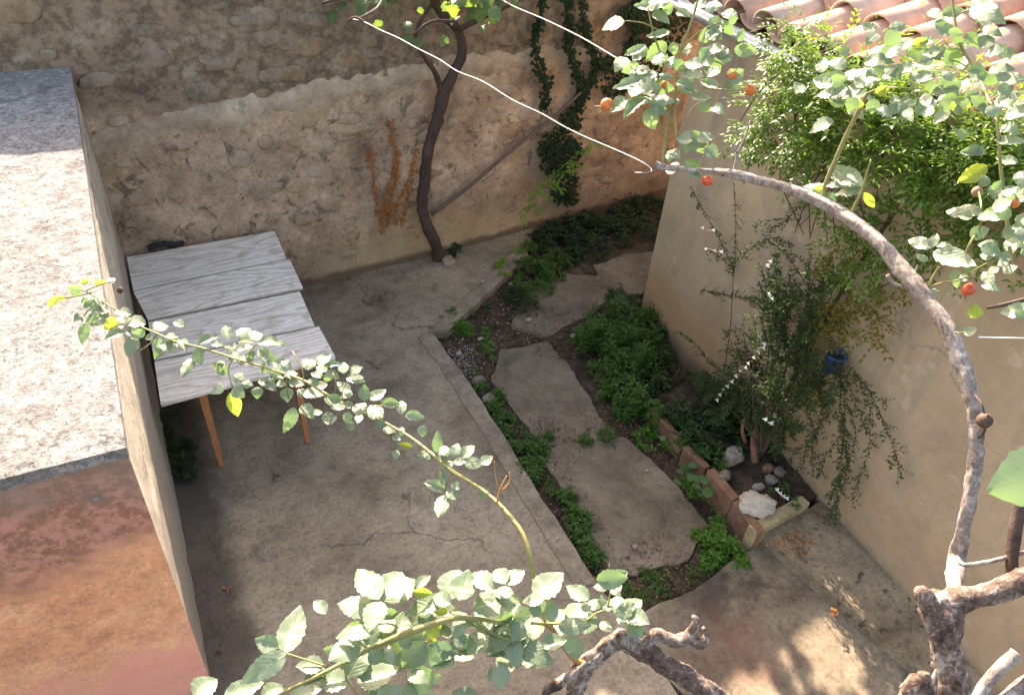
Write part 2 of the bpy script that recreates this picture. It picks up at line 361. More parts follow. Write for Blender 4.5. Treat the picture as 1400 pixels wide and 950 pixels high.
M['roseyoung'] = leafmat('young_rose_leaf', (.17, .26, .06), (.27, .35, .07), (.50, .66, .06), .5, .4, .5, vein=(.35, .42, .12))
M['vineleaf'] = leafmat('vine_leaf', (.05, .10, .035), (.10, .17, .06), (.35, .55, .05), .4, .4, .5, vein=(.14, .2, .09))
M['jasmine'] = leafmat('jasmine_leaf', (.045, .12, .02), (.16, .28, .05), (.35, .55, .05), .4, .42, .7, rnd=False)
M['jasmineyellow'] = leafmat('yellowing_jasmine_leaf', (.06, .11, .025), (.34, .24, .045), (.5, .5, .05), .35, .45, .4, rnd=False)
M['darkleaf'] = leafmat('dark_small_leaf', (.025, .055, .018), (.055, .10, .032), (.15, .28, .05), .25, .6, .15, rnd=False)
M['ivy'] = leafmat('ivy_leaf', (.010, .022, .011), (.024, .048, .02), (.06, .12, .03), .1, .7, .12, rnd=False)
M['weed'] = leafmat('weed_leaf', (.035, .085, .018), (.075, .17, .032), (.25, .5, .05), .35, .5, .3, rnd=False)
M['weedbright'] = leafmat('bright_weed_leaf', (.045, .12, .018), (.10, .23, .035), (.3, .6, .05), .4, .5, .3, rnd=False)
M['weeddark'] = leafmat('dark_weed_leaf', (.014, .034, .013), (.035, .075, .022), (.1, .25, .05), .25, .55, .3, rnd=False)  # darker green leaf than the other weeds
M['lime'] = leafmat('lime_leaf', (.14, .28, .04), (.22, .38, .06), (.4, .65, .05), .45, .5, .3, rnd=False)
M['mallow'] = leafmat('mallow_leaf', (.07, .15, .05), (.11, .20, .07), (.2, .4, .06), .3, .55, .3)
M['rustleaf'] = leafmat('dried_orange_leaf', (.26, .09, .025), (.42, .17, .05), (.5, .2, .05), .2, .8, .2, rnd=False)
M['litter'] = leafmat('dead_leaf', (.09, .045, .025), (.27, .16, .09), (.3, .2, .1), .1, .85, .2, rnd=False)
def plain(name, col, rough=.5, metal=0.0, spec=.5, var=.15, sc=40):
    mt, n, b = new_mat(name); p = pos(n); f = ntex(n, p, sc, 5)
    n.links.new(mixc(n, 1, (*col,), ramp(n, f, [(.3, gs(1 - var)), (.7, gs(1 + var))]), 'MULTIPLY'), b.inputs['Base Color'])
    b.inputs['Roughness'].default_value = rough; b.inputs['Metallic'].default_value = metal; b.inputs['Specular IOR Level'].default_value = spec; return mt
M['wire'] = plain('galvanised_wire', (.22, .22, .235), .5, .2, var=.2, sc=60)
M['zinc'] = plain('zinc_gutter', (.52, .53, .55), .4, .5, var=.25, sc=12)
M['hip'] = plain('rose_hip_skin', (.62, .17, .035), .32, var=.3, sc=70)
M['hipred'] = plain('red_hip_skin', (.58, .09, .03), .3, var=.3, sc=70)
M['dryhip'] = plain('dried_hip', (.09, .05, .035), .8, var=.5, sc=120)
M['sepal'] = plain('sepal', (.28, .17, .10), .8)
M['tip_and_string'] = plain('sunlit_tip_and_string', (.80, .80, .76), .6)  # white for the painted sunlit leaf tips and the pale strings
M['pot'] = plain('blue_glazed_pot', (.03, .085, .22), .3)
M['pebble'] = objmat('pebble', [(0, (.3, .27, .23)), (1, (.6, .56, .5))], obj=False, nz=3)
M['black'] = plain('black_rag', (.02, .02, .022), .9)

# ------------------------------------------------------------------ setting: ground
def sheet(name, poly, mat, z, amp=.004, nf=2.0, step=.12, drop=None, kind='structure', parent=None):
    """a slab: polygon clipped grid top with slight unevenness and a vertical rim."""
    import bmesh
    bm = bmesh.new(); vs = [bm.verts.new((p[0], p[1], z)) for p in poly]; bm.faces.new(vs)
    xs = [p[0] for p in poly]; ys = [p[1] for p in poly]
    x = min(xs) + step
    while x < max(xs):
        g = bm.verts[:] + bm.edges[:] + bm.faces[:]; bmesh.ops.bisect_plane(bm, geom=g, plane_co=(x, 0, 0), plane_no=(1, 0, 0)); x += step
    y = min(ys) + step
    while y < max(ys):
        g = bm.verts[:] + bm.edges[:] + bm.faces[:]; bmesh.ops.bisect_plane(bm, geom=g, plane_co=(0, y, 0), plane_no=(0, 1, 0)); y += step
    bm.normal_update(); bm.faces.ensure_lookup_table()
    if bm.faces[0].normal.z < 0: bmesh.ops.reverse_faces(bm, faces=bm.faces[:])
    for v in bm.verts: v.co.z += amp * (noise.noise(Vector((v.co.x * nf, v.co.y * nf, z * 7))) + .4 * noise.noise(Vector((v.co.x * nf * 4, v.co.y * nf * 4, 3))))
    for e in list(bm.edges):
        if len(e.link_faces) == 1:
            for v in e.verts:      # crumbly edge
                pass
    if drop:
        be = [e for e in bm.edges if len(e.link_faces) == 1]
        r = bmesh.ops.extrude_edge_only(bm, edges=be)
        for v in [q for q in r['geom'] if isinstance(q, bmesh.types.BMVert)]:
            v.co.z = z - drop
    me = bpy.data.meshes.new(name); 
    o = bpy.data.objects.new(name, me); COL.objects.link(o)
    bm.to_mesh(me); bm.free(); me.materials.append(mat)
    if parent: o.parent = parent; o.location = -wpos(parent)
    if kind: o['kind'] = kind
    return o
def ragged(poly, amp=.02, seg=.12, nf=5.0):
    out = []
    for i in range(len(poly)):
        a = Vector((poly[i][0], poly[i][1])); b2 = Vector((poly[(i + 1) % len(poly)][0], poly[(i + 1) % len(poly)][1])); L = (b2 - a).length
        k = max(1, int(L / seg)); nn = Vector((-(b2 - a).y, (b2 - a).x)).normalized() if L > 0 else Vector((0, 0))
        for j in range(k):
            q = a.lerp(b2, j / k); d = amp * noise.noise(Vector((q.x * nf, q.y * nf, 1.7))) * 1.6; out.append((q.x + nn.x * d, q.y + nn.y * d))
    return out
g = MB().add([(-250, -250, -.16), (250, -250, -.16), (250, 250, -.16), (-250, 250, -.16)], [(0, 1, 2, 3)]).build('ground', M['soil']); g['kind'] = 'structure'
# garden bed soil, uneven
sheet('garden_soil', [(1.9, 1.8), (6.6, 1.8), (6.6, 7.2), (1.9, 7.2)], M['soil'], -.075, amp=.02, nf=4, step=.08)
pe = [P(590, 455), P(655, 545), P(715, 643), P(765, 722), P(815, 800)]
pat = [(-.42, -1.2)] + [(2.19, -1.2), (2.2, 1.95), (2.14, 2.31)] + [(pe[3].x, pe[3].y), (pe[2].x, pe[2].y), (pe[1].x, pe[1].y), (pe[0].x, pe[0].y)] + [(P(650, 402).x, P(650, 402).y), (P(722, 340).x, P(722, 340).y), (4.05, 6.9), (1, 6.9), (-.42, 6.9)]
sheet('patio_slab', pat, M['patio'], 0.0, amp=.006, nf=1.5, step=.1, drop=.12)
# raised concrete kerb along the patio edge
inner = [(P(572, 462).x, P(572, 462).y), (P(630, 545).x, P(630, 545).y), (P(690, 643).x, P(690, 643).y), (P(738, 722).x, P(738, 722).y), (P(785, 800).x, P(785, 800).y)]
outer = [(q.x + .005, q.y) for q in pe]
sheet('patio_kerb', ragged(inner + list(reversed(outer)), .012, .1), M['kerb'], .012, amp=.006, nf=5, step=.08, drop=.12)
far_in = [P(590, 455), P(650, 398), P(715, 335)]; far_out = [P(612, 452), P(668, 402), P(722, 350)]
sheet('patio_kerb', ragged([(q.x - .03, q.y) for q in far_in] + [(q.x, q.y) for q in reversed(far_out)], .012, .1), M['kerb'], .018, amp=.006, nf=5, step=.08, drop=.12)
pv = [(2.21, -1.2), (4.3, -1.2), (4.3, 2.16), (3.46, 2.14), (P(1000, 770).x, P(1000, 770).y), (P(950, 803).x, P(950, 803).y), (P(900, 822).x, P(900, 822).y), (2.24, 2.0)]
sheet('pavement', ragged(pv, .025, .15), M['pavement'], -.008, amp=.006, nf=2.5, step=.1, drop=.12)
sheet('wall_ledge', ragged([(3.47, 2.16), (3.50, 1.9), (3.66, .95), (3.72, .4), (3.9, -1.2), (4.3, -1.2), (4.3, 2.2)], .015, .12), M['ledge'], .105, amp=.01, nf=5, step=.07, drop=.16)

# garden path flagstones
path = thing('garden_path', P(800, 560, -.05), None, None); path['kind'] = 'structure'
flags = [[(690, 480), (745, 470), (775, 500), (800, 545), (834, 592), (790, 600), (745, 603), (715, 565), (680, 520)],
         [(742, 622), (800, 596), (850, 600), (905, 650), (958, 720), (935, 757), (870, 778), (825, 762), (792, 712), (772, 660)],
         [(730, 392), (775, 376), (815, 380), (838, 395), (805, 430), (748, 455), (708, 440)],
         [(815, 362), (850, 348), (888, 345), (884, 400), (850, 400), (825, 385)],
         [(748, 611), (770, 612), (778, 640), (760, 640)]]
for fl in flags:
    pl = [(P(x, y, -.035).x, P(x, y, -.035).y) for x, y in fl]
    cx_ = sum(p[0] for p in pl) / len(pl); cy_ = sum(p[1] for p in pl) / len(pl); pl = [(cx_ + (a - cx_) * 1.13, cy_ + (b2 - cy_) * 1.06) for a, b2 in pl]
    sheet('flagstone', ragged(pl, .022, .06, 9), M['flag'], -.048, amp=.012, nf=4, step=.09, drop=.06, kind=None, parent=path)

# ------------------------------------------------------------------ back wall
wl = [(-6, 6.5), (-.35, 6.5), (1.15, 6.5), (2.68, 6.62), (4.0, 6.8), (5.9, 7.0), (9, 7.3)]
def wall_y(x):
    for (a, ya), (b2, yb) in zip(wl, wl[1:]):
        if a <= x <= b2:
            return ya + (yb - ya) * (x - a) / (b2 - a)
    return wl[0][1] if x < wl[0][0] else wl[-1][1]
def wall_top(x):
    t = 3.06 + (.27 * min(1, max(0, (x - 2.5) / .5)) if x > -.2 else (-.11 if x < -.9 else .11 * (x + .2) / .7))  # unseen top profile, shaped to place the shadow edges on roof and pavement
    return t + .03 * noise.noise(Vector((x * 3, 0, 0)))
bw = thing('stone_wall', (1.5, 6.55, 0), 'tall weathered rubble stone wall closing the far side of the courtyard', 'wall')
mb = MB(); nx, nz = 240, 60; x0, x1 = -5.0, 8.5; vs = []; fs = []
for i in range(nx + 1):
    x = x0 + (x1 - x0) * i / nx
    for j in range(nz + 1):
        zt = wall_top(x); z = -.15 + (zt + .15) * j / nz
        d = .022 * noise.noise(Vector((x * 2.2, z * 2.2, 0))) + .009 * noise.noise(Vector((x * 6, z * 6, 4))) + .006 * noise.noise(Vector((x * 15, z * 15, 9)))
        vs.append((x, wall_y(x) - d + .015, z))
for i in range(nx):
    for j in range(nz):
        a = i * (nz + 1) + j; fs.append((a, a + nz + 1, a + nz + 2, a + 1))
nb = len(vs)
for i in range(nx + 1):
    x = x0 + (x1 - x0) * i / nx; vs.append((x, wall_y(x) + .45, wall_top(x) + .03)); vs.append((x, wall_y(x) + .45, -.15))
for i in range(nx):
    a = i * (nz + 1) + nz; c0 = nb + 2 * i; fs.append((a, a + nz + 1, c0 + 2, c0)); fs.append((c0, c0 + 2, c0 + 3, c0 + 1))
mb.add(vs, fs); mb.build('wall_face', M['rubble'], bw, smooth=True)
# pale band of later render, proud of the wall
mb = MB(); vs = []; fs = []; nn = 150
bl = [(-.35, 1.70), (.4, 1.84), (1.3, 1.93), (2.2, 2.00), (3.0, 2.02), (3.9, 1.98), (4.6, 1.9)]
def lin(tab, x):
    for (a, ya), (b2, yb) in zip(tab, tab[1:]):
        if a <= x <= b2: return ya + (yb - ya) * (x - a) / (b2 - a)
    return tab[-1][1]
for i in range(nn + 1):
    x = -.35 + 4.95 * i / nn; zc = lin(bl, x); hw = .12 + .05 * noise.noise(Vector((x * 3, 8, 0)))
    e1 = .05 * noise.noise(Vector((x * 11, 1, 0))); e2 = .06 * noise.noise(Vector((x * 9, 5, 0)))
    for dz, dy in ((-hw + e2, .03), (-hw * .75 + e2, .014), (0, .0), (hw * .85 + e1, .004), (hw + e1, .02)):
        vs.append((x, wall_y(x) + dy - .016 * noise.noise(Vector((x * 4.5, dz * 9, 2))) - .012 * noise.noise(Vector((x * 17, dz * 30, 2))), zc + dz))
for i in range(nn):
    for j in range(4): a = i * 5 + j; fs.append((a, a + 5, a + 6, a + 1))
mb.add(vs, fs).build('render_band', M['band'], bw, smooth=True)
# stones standing out of the render
import bmesh
def lump(seed, sub=2, rough=.28, crag=0.0):
    bm = bmesh.new(); bmesh.ops.create_icosphere(bm, subdivisions=sub, radius=1)
    for v in bm.verts:
        d = v.co.normalized(); k = 1 + rough * noise.noise(d * 1.3 + Vector((seed * 3.7, 0, 0))) + rough * .5 * noise.noise(d * 3.1 + Vector((0, seed * 2.1, 0)))
        k += crag * (abs(noise.noise(d * 4 + Vector((seed, 0, 0)))) - .2) + crag * .5 * noise.noise(d * 9 + Vector((0, seed, 0))); q = d * k; v.co = Vector([math.copysign(abs(t) ** .8, t) for t in q])
    me = bpy.data.meshes.new('lump'); bm.to_mesh(me); bm.free(); me.polygons.foreach_set('use_smooth', [True] * len(me.polygons)); return me
SM = []
for s in range(8):
    me = lump(s + 1); me.name = 'wall_stone'; me.materials.append(M['wallstone']); SM.append(me)
rs = random.Random(3); cnt = 0
spots = [(415, 290, .10, .09), (360, 190, .055, .055), (325, 212, .085, .075), (475, 160, .09, .045), (372, 250, .09, .045), (620, 170, .06, .045), (680, 165, .08, .06), (645, 192, .1, .04), (565, 170, .07, .04),
         (205, 38, .12, .05), (210, 75, .09, .07), (355, 122, .06, .035), (420, 65, .09, .05), (428, 25, .12, .05), (300, 82, .12, .05), (335, 25, .12, .04), (160, 160, .07, .04), (240, 195, .1, .03), (700, 130, .12, .05), (840, 190, .1, .07), (825, 250, .14, .05), (700, 60, .1, .06), (660, 40, .12, .07), (25, 10, .12, .08)]
for px, py, a, h in spots:
    q = AY(px, py, 6.6); y = wall_y(q.x)
    share('stone', rs.choice(SM), Matrix.Translation((q.x, y + .01, q.z)) @ Matrix.Rotation(rs.uniform(-.2, .2), 4, 'Y') @ Matrix.Diagonal((a * 1.15, .024, h * 1.15, 1)), bw)
for i in range(150):
    x = rs.uniform(-1.6, 6.6); z = rs.uniform(.25, 2.9)
    if abs(z - lin(bl, min(max(x, -.35), 4.6))) < .15: continue
    a = rs.uniform(.05, .15); h = a * rs.uniform(.4, .8)
    share('stone', rs.choice(SM), Matrix.Translation((x, wall_y(x) + .014, z)) @ Matrix.Rotation(rs.uniform(-.3, .3), 4, 'Y') @ Matrix.Diagonal((a, rs.uniform(.012, .024), h, 1)), bw)

# ------------------------------------------------------------------ outbuilding at left
def zroof(y): return 2.045 + max(0, y - 2.65) * ZS
zb = AY(109, 92, 6.5); ZS = (zb.z - 2.045) / 3.85
ob = thing('outbuilding', (-2, 4.5, 0), 'low concrete outbuilding with sunlit flat roof and red washed front wall', 'outbuilding')
XB = -.348
def gridquad(mb, p00, p10, p11, p01, nu, nv, amp, nrm, nf=8):
    vs = []; fs = []
    for i in range(nu + 1):
        for j in range(nv + 1):
            u, v = i / nu, j / nv; q = Vector(p00).lerp(Vector(p10), u).lerp(Vector(p01).lerp(Vector(p11), u), v)
            k = 0 if i in (0, nu) or j in (0, nv) else 1
            q = q + Vector(nrm) * amp * (noise.noise(q * nf) + .5 * noise.noise(q * nf * 3)) * (k * .8 + .2); vs.append(q)
    for i in range(nu):
        for j in range(nv): a = i * (nv + 1) + j; fs.append((a, a + nv + 1, a + nv + 2, a + 1))
    return mb.add(vs, fs)
mb = MB(); gridquad(mb, (-4.2, 2.645, 2.045), (XB, 2.645, 2.045), (XB + .01, 6.52, zroof(6.52)), (-4.2, 6.52, zroof(6.52)), 60, 70, .010, (0, 0, 1), 5)
gridquad(mb, (-4.2, 2.645, 1.985), (XB, 2.645, 1.985), (XB, 2.645, 2.045), (-4.2, 2.645, 2.045), 60, 1, .01, (0, -1, 0))
gridquad(mb, (XB, 2.645, 1.985), (XB + .01, 6.52, zroof(6.52) - .06), (XB + .01, 6.52, zroof(6.52)), (XB, 2.645, 2.045), 60, 1, .01, (1, 0, 0))
gridquad(mb, (-4.2, 2.645, 1.985), (XB, 2.645, 1.985), (XB, 6.52, 1.985), (-4.2, 6.52, 1.985), 2, 2, 0, (0, 0, -1))
mb.build('roof_slab', M['roofconc'], ob)
mb = MB(); gridquad(mb, (-4.2, 2.665, -.1), (XB - .004, 2.665, -.1), (XB - .004, 2.665, 1.985), (-4.2, 2.665, 1.985), 90, 60, .008, (0, -1, 0), 4)
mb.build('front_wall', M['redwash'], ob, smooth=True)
mb = MB(); gridquad(mb, (XB - .004, 2.665, -.1), (XB - .004, 6.5, -.1), (XB - .004, 6.5, zroof(6.5) - .06), (XB - .004, 2.665, 1.985), 80, 40, .007, (1, 0, 0), 6)
mb.build('side_wall', M['side'], ob, smooth=True)
tag(MB().add([(-4.2, 2.7, -.1), (-4.2, 6.5, -.1), (-4.2, 6.5, 2.1), (-4.2, 2.7, 1.98)], [(3, 2, 1, 0)]).build('end_wall', M['side'], ob))

# ------------------------------------------------------------------ table
tb = thing('table', (.3, 5.4, 0), 'weathered grey plank table on orange wooden legs between the outbuilding and the stone wall', 'table')
L = [(170, 352), (182.5, 398), (202, 438), (211, 493), (220, 553)]; Rr = [(375, 315), (392, 354), (411, 395), (433, 445), (456, 488)]
ZT = .755
for i in range(4):
    a = P(*L[i], ZT); b2 = P(*Rr[i], ZT); c0 = P(*Rr[i + 1], ZT); d0 = P(*L[i + 1], ZT)
    a.x = max(a.x, -.33); d0.x = max(d0.x, -.33)
    if i == 0: a.y = min(a.y, 6.42); b2.y = min(b2.y, 6.42)
    if i < 3: c0.y += .019; d0.y += .016
    if i > 0: a.y -= .019; b2.y -= .016
    st_ = [.0, .022, -.014, .012][i]; b2.x += st_; c0.x += st_
    mb = MB(); k = 14; vs = []; fs = []
    dz = [0, .006, -.003, .004][i]
    for j in range(k + 1):
        t = j / k; q0 = a.lerp(b2, t); q1 = d0.lerp(c0, t); e = .004 * noise.noise(Vector((t * 9, i, 0))); cup = .003 * math.sin(t * 3 + i)
        w0 = q0 + Vector((0, e - .004, 0)); w1 = q1 + Vector((0, e + .004, 0))
        ring = [(w0.x, w0.y + .004, ZT - .03 + dz), (w0.x, w0.y + .004, ZT - .005 + dz + cup), (w0.x, w0.y, ZT + dz + cup), (w1.x, w1.y, ZT + dz + cup), (w1.x, w1.y - .004, ZT - .005 + dz + cup), (w1.x, w1.y - .004, ZT - .03 + dz)]
        vs += ring
    for j in range(k):
        for r in range(6): r2 = (r + 1) % 6; fs.append((j * 6 + r, j * 6 + r2, (j + 1) * 6 + r2, (j + 1) * 6 + r))
    fs.append(tuple(range(6))); fs.append(tuple(reversed(range(k * 6, k * 6 + 6))))
    o = mb.add(vs, fs).build('board', M['board'], tb, origin=(a + c0) / 2)
    bv = o.modifiers.new('bevel', 'BEVEL'); bv.width = .002
for tx, ty, bx, by in ((-.01, 4.50, .0, 4.385), (.665, 4.53, .66, 4.385), (.0, 6.2, -.02, 6.33), (.67, 6.2, .70, 6.33)):
    mb = MB(); tube(mb, [(Vector((tx, ty, ZT - .028)), .042), (Vector(((tx + bx) / 2, (ty + by) / 2, .38)), .034), (Vector((bx, by, .002)), .024)], sides=4, n=3)
    mb.build('leg', M['leg'], tb)
mb = MB(); box(mb, (.33, 4.53, .68), (.62, .03, .085)); mb.build('apron', M['leg'], tb)
mb = MB(); box(mb, (.33, 6.2, .68), (.62, .03, .085)); mb.build('apron', M['leg'], tb)
mb = MB(); box(mb, (-.01, 5.36, .68), (.03, 1.60, .085)); mb.build('apron', M['leg'], tb)
mb = MB(); box(mb, (.67, 5.36, .68), (.03, 1.60, .085)); mb.build('apron', M['leg'], tb)

# ------------------------------------------------------------------ house at right
HA = Vector((4.24, 4.93)); HB = Vector((3.90, -1.2))
def hx(y): return HA.x + (HB.x - HA.x) * (HA.y - y) / (HA.y - HB.y)
hs = thing('house', (6, 2, 0), 'plain tan rendered house wall with terracotta tiled roof on the right', 'house')
mb = MB(); gridquad(mb, (hx(-1.2), -1.2, -.15), (4.24, 4.93, -.15), (4.24, 4.93, 2.96), (hx(-1.2), -1.2, 2.96), 110, 60, .008, (-1, 0, 0), 1.6)
gridquad(mb, (4.24, 4.93, -.15), (9.5, 5.2, -.15), (9.5, 5.2, 4.2), (4.24, 4.93, 2.96), 4, 4, 0, (0, 1, 0))
mb.build('wall', M['house'], hs, smooth=True)
RS = math.tan(math.radians(17)); EX, EZ = -.10, 2.99
def roofp(y, s, h=0):   # s metres up the slope from eave, h proud
    x = hx(y) + EX + s * math.cos(math.atan(RS)); return Vector((x, y, EZ + s * math.sin(math.atan(RS)) + h))
mb = MB(); a, b2, c0, d0 = roofp(-1.2, .06, -.03), roofp(5.12, .06, -.03), roofp(5.12, 5.2, -.03), roofp(-1.2, 5.2, -.03)
dn = Vector((0, 0, -.05)); mb.add([a, b2, c0, d0, a + dn, b2 + dn, c0 + dn, d0 + dn], [(0, 3, 2, 1), (4, 5, 6, 7), (0, 1, 5, 4), (1, 2, 6, 5), (2, 3, 7, 6), (3, 0, 4, 7)])
roof = mb.build('roof', M['twigdark'], hs)
def tile_mesh(r0, r1, Lt, up, th=.014, seg=9):
    vs = []; fs = []
    for s, r in ((0, r0), (.5, (r0 + r1) / 2), (1, r1)):
        for rad in (r, r - th):
            for k in range(seg + 1):
                a2 = math.pi * k / seg; vs.append((s * Lt, math.cos(a2) * rad, (math.sin(a2) * rad) * up))
    st = 2 * (seg + 1)
    for i in range(2):
        for k in range(seg):
            for off in (0, seg + 1):
                a2 = i * st + off + k; q = (a2, a2 + 1, a2 + st + 1, a2 + st); fs.append(q if off == 0 else q[::-1])
    for e in (0, 2):
        for k in range(seg): a2 = e * st + k; fs.append((a2, a2 + seg + 1, a2 + seg + 2, a2 + 1))
    for k in (0, seg):
        for i in range(2): a2 = i * st + k; fs.append((a2, a2 + st, a2 + st + seg + 1, a2 + seg + 1))
    me = bpy.data.meshes.new('roof_tile'); me.from_pydata(vs, [], fs); me.update(); me.polygons.foreach_set('use_smooth', [True] * len(me.polygons)); me.materials.append(M['tile']); return me
TC = tile_mesh(.145, .11, .52, 1); TP = tile_mesh(.125, .10, .52, -.6)
rt = random.Random(5); col = 0; y = 5.05; sl_ = math.atan(RS)
while y > .9:
    for r in range(6):
        for up_, me in ((1, TC), (0, TP)):
            q = roofp(y - (0 if up_ else .155), r * .42 + rt.uniform(-.015, .015), .035 if up_ else .075)
            Mx = Matrix.Translation(q) @ Matrix.Rotation(rt.uniform(-.03, .03), 4, 'Z') @ Matrix.Rotation(-sl_ + .06, 4, 'Y')
            share('roof_tile', me, Mx, roof)
    y -= .31
# gutter: half round with brackets
mb = MB(); vs = []; fs = []; gy = [5.3, 4.4, 3.5, 2.5, 1.4, .2, -1.2]
for y in gy:
    for rad in (.072, .064):
        for k in range(11):
            a2 = math.pi + math.pi * k / 10; vs.append((hx(y) - .11 + math.cos(a2) * rad, y, 2.955 + math.sin(a2) * rad))
for i in range(len(gy) - 1):
    for k in range(10):
        for off in (0, 11):
            a2 = i * 22 + off + k; fs.append((a2, a2 + 1, a2 + 23, a2 + 22) if off else (a2, a2 + 22, a2 + 23, a2 + 1))
    for k in (0, 10): a2 = i * 22 + k; fs.append((a2, a2 + 11, a2 + 33, a2 + 22))
fs.append(tuple(range(11)))
gut = mb.add(vs, fs).build('gutter', M['zinc'], hs, smooth=True)

# ------------------------------------------------------------------ planter
HX = 4.06
pin = [P(888, 556, .16), P(935, 605, .16), P(968, 645, .2), P(1040, 725, .2), P(1112, 683, .2)]
pl = thing('planter', P(1040, 680, 0), 'raised planting bed edged with red and ochre slabs against the house wall', 'planter')
def seg_box(mb, a, b2, th, z0, z1, side=1):
    d = (b2 - a); d.z = 0; nrm = Vector((-d.y, d.x, 0)).normalized() * th * side
    poly = [a, b2, b2 + nrm, a + nrm]; poly = [(q.x, q.y) for q in poly]; return prism(mb, ragged(poly, .006, .08, 9), z0, z1)
def edging(a, b2, z1, mat, th=.075, side=1):
    mb = MB(); seg_box(mb, a, b2, th, -.1, z1, side); o = mb.build('edging_slab', M[mat], pl, origin=(a + b2) / 2); bv = o.modifiers.new('bevel', 'BEVEL'); bv.width = .012; bv.segments = 2
p968 = P(966, 642, .18); p1040 = P(1036, 728, .18); mid = p968.lerp(p1040, .52); p1112 = P(1110, 686, .18)
edging(p968, mid - (p1040 - p968).normalized() * .006, .185, 'edging')
edging(mid, p1040, .18, 'edging')
edging(p1040 + Vector((.0, .0, 0)), Vector((p1112.x - .01, p1112.y, 0)), .175, 'edging2', .09)
edging(P(888, 556, .12), P(932, 606, .12), .12, 'edging', .06)
edging(P(934, 610, .14), P(964, 640, .14), .14, 'edging', .06)
sheet('soil_fill', [(p1040.x + .05, p1040.y + .06), (4.1, p1112.y + .07), (4.2, P(888, 556).y + .1), (P(888, 556).x + .04, P(888, 556).y - .02), (P(966, 642).x + .05, P(966, 642).y)], M['soil'], .12, amp=.03, nf=8, step=.06, drop=.2, kind=None, parent=pl)

def rock(name, px, py, z, size, mat, label, cat='stone', seed=1, rot=0.0, group=None, rough=.35):
    me = lump(seed, 4, rough * 1.25, .35); me.materials.append(M[mat]); q = P(px, py, z)
    o = share(name, me, Matrix.Translation(q + Vector((0, 0, size[2] * .55))) @ Matrix.Rotation(rot, 4, 'Z') @ Matrix.Diagonal((*size, 1)))
    group = group or ('white stone chips scattered on the ground' if name == 'pebble' else ('rocks lying in the raised bed' if 'bed' in label or 'cream' in label or 'shrub' in label else 'stones along the garden path'))
    return tag(o, label, cat, group)
rock('rock', 1034, 692, .17, (.125, .10, .055), 'creamrock', 'large pale cream rock on the front corner of the raised bed', seed=3, rot=-.5)
rock('rock', 1001, 627, .13, (.085, .065, .06), 'rock', 'rounded grey rock at the back of the raised bed among leaves', seed=5)
rock('rock', 990, 652, .15, (.05, .035, .03), 'rock', 'small tan stone beside the red slab edge of the raised bed', seed=6)
rock('rock', 1064, 648, .14, (.04, .04, .04), 'rock', 'pinkish round stone by the house wall in the raised bed', seed=7)
rock('rock', 1053, 658, .14, (.045, .04, .035), 'rock', 'light grey stone behind the large cream rock', seed=8)
rock('rock', 1049, 642, .14, (.05, .035, .03), 'edging', 'reddish stone at the foot of the shrub stem', seed=9)
rock('rock', 1036, 668, .14, (.05, .03, .025), 'whiterock', 'flat whitish stone touching the back of the large cream rock', seed=10)
rock('rock', 655, 523, -.07, (.06, .045, .04), 'rock', 'grey stone beside the patio kerb at the near weeds', seed=11)
rock('rock', 668, 548, -.07, (.06, .05, .035), 'rock', 'lower grey stone beside the patio kerb under a tuft of grass', seed=12)
rock('rock', 685, 600, -.07, (.05, .04, .035), 'edging', 'reddish stone in the weeds along the patio kerb', seed=13)
rock('rock', 851, 522, -.05, (.06, .04, .03), 'edging', 'brownish stone half hidden below the bushy weed', seed=14)
rock('rock', 762, 622, -.08, (.09, .06, .02), 'flag', 'flat stone between the two near path slabs', seed=15)
for k, (px, py, s, lab) in enumerate([(627, 484, .028, 'white stone fragment on bare soil by the far weeds'), (657, 464, .03, 'angular white stone chip left of the weed tuft'), (671, 469, .022, 'smaller white chip right of the angular white chip'), (700, 390, .035, 'pale stone at the edge of the far green weeds'), (722, 438, .03, 'white stone at the corner of the far path slab'), (784, 460, .03, 'light stone at the foot of the bushy weed'), (868, 747, .02, 'white chip lying on the near path slab'), (660, 385, .02, 'white chip on the far patio kerb'), (884, 643, .012, 'tiny white chip on the middle of the near path slab')]):
    rock('pebble', px, py, -.035 if k < 6 else (-.02 if k != 7 else .02), (s, s * .7, s * .5), 'whiterock', lab, seed=20 + k)

# ------------------------------------------------------------------ leaves
def leaf_mesh(name, mat, prof, rows=13, fold=.18, curl=.12, serr=.05, seed=0, ripple=.02):
    r = random.Random(seed); vs = []; fs = []; cols = (-1, -.5, 0, .5, 1)
    for i in range(rows + 1):
        t = i / rows; w_ = prof(t) * .5
        for ci, c1 in enumerate(cols):
            ww = w_ * (1 + (serr * (1 if i % 2 else -1) if abs(c1) == 1 and 0 < i < rows else 0))
            vs.append((c1 * ww, t, fold * abs(c1) * w_ * (1.0) - curl * (t - .35) ** 2 * 1.2 + r.uniform(-ripple, ripple) * abs(c1)))
    for i in range(rows):
        for j in range(4): a2 = i * 5 + j; fs.append((a2, a2 + 1, a2 + 6, a2 + 5))
    me = bpy.data.meshes.new(name); me.from_pydata(vs, [], fs); me.update(); me.polygons.foreach_set('use_smooth', [True] * len(me.polygons)); me.materials.append(M[mat]); return me
def rp(t): return max(.015, math.sin(math.pi * min(1, t) ** .76) ** .88)
ROSE = [leaf_mesh('rose_leaf', 'rose', rp, fold=f_, curl=c_, seed=s, ripple=.035) for s, (f_, c_) in enumerate([(.14, .1), (.05, .35), (.3, .2), (-.15, .12), (.2, -.2), (.1, .5)])]
YOUNG = [leaf_mesh('young_leaf', 'roseyoung', rp, fold=.25, curl=.15, seed=5), leaf_mesh('young_leaf', 'roseyoung', rp, fold=.4, curl=.25, seed=6)]
UP = Vector((0, 0, 1)); rl = random.Random(11)
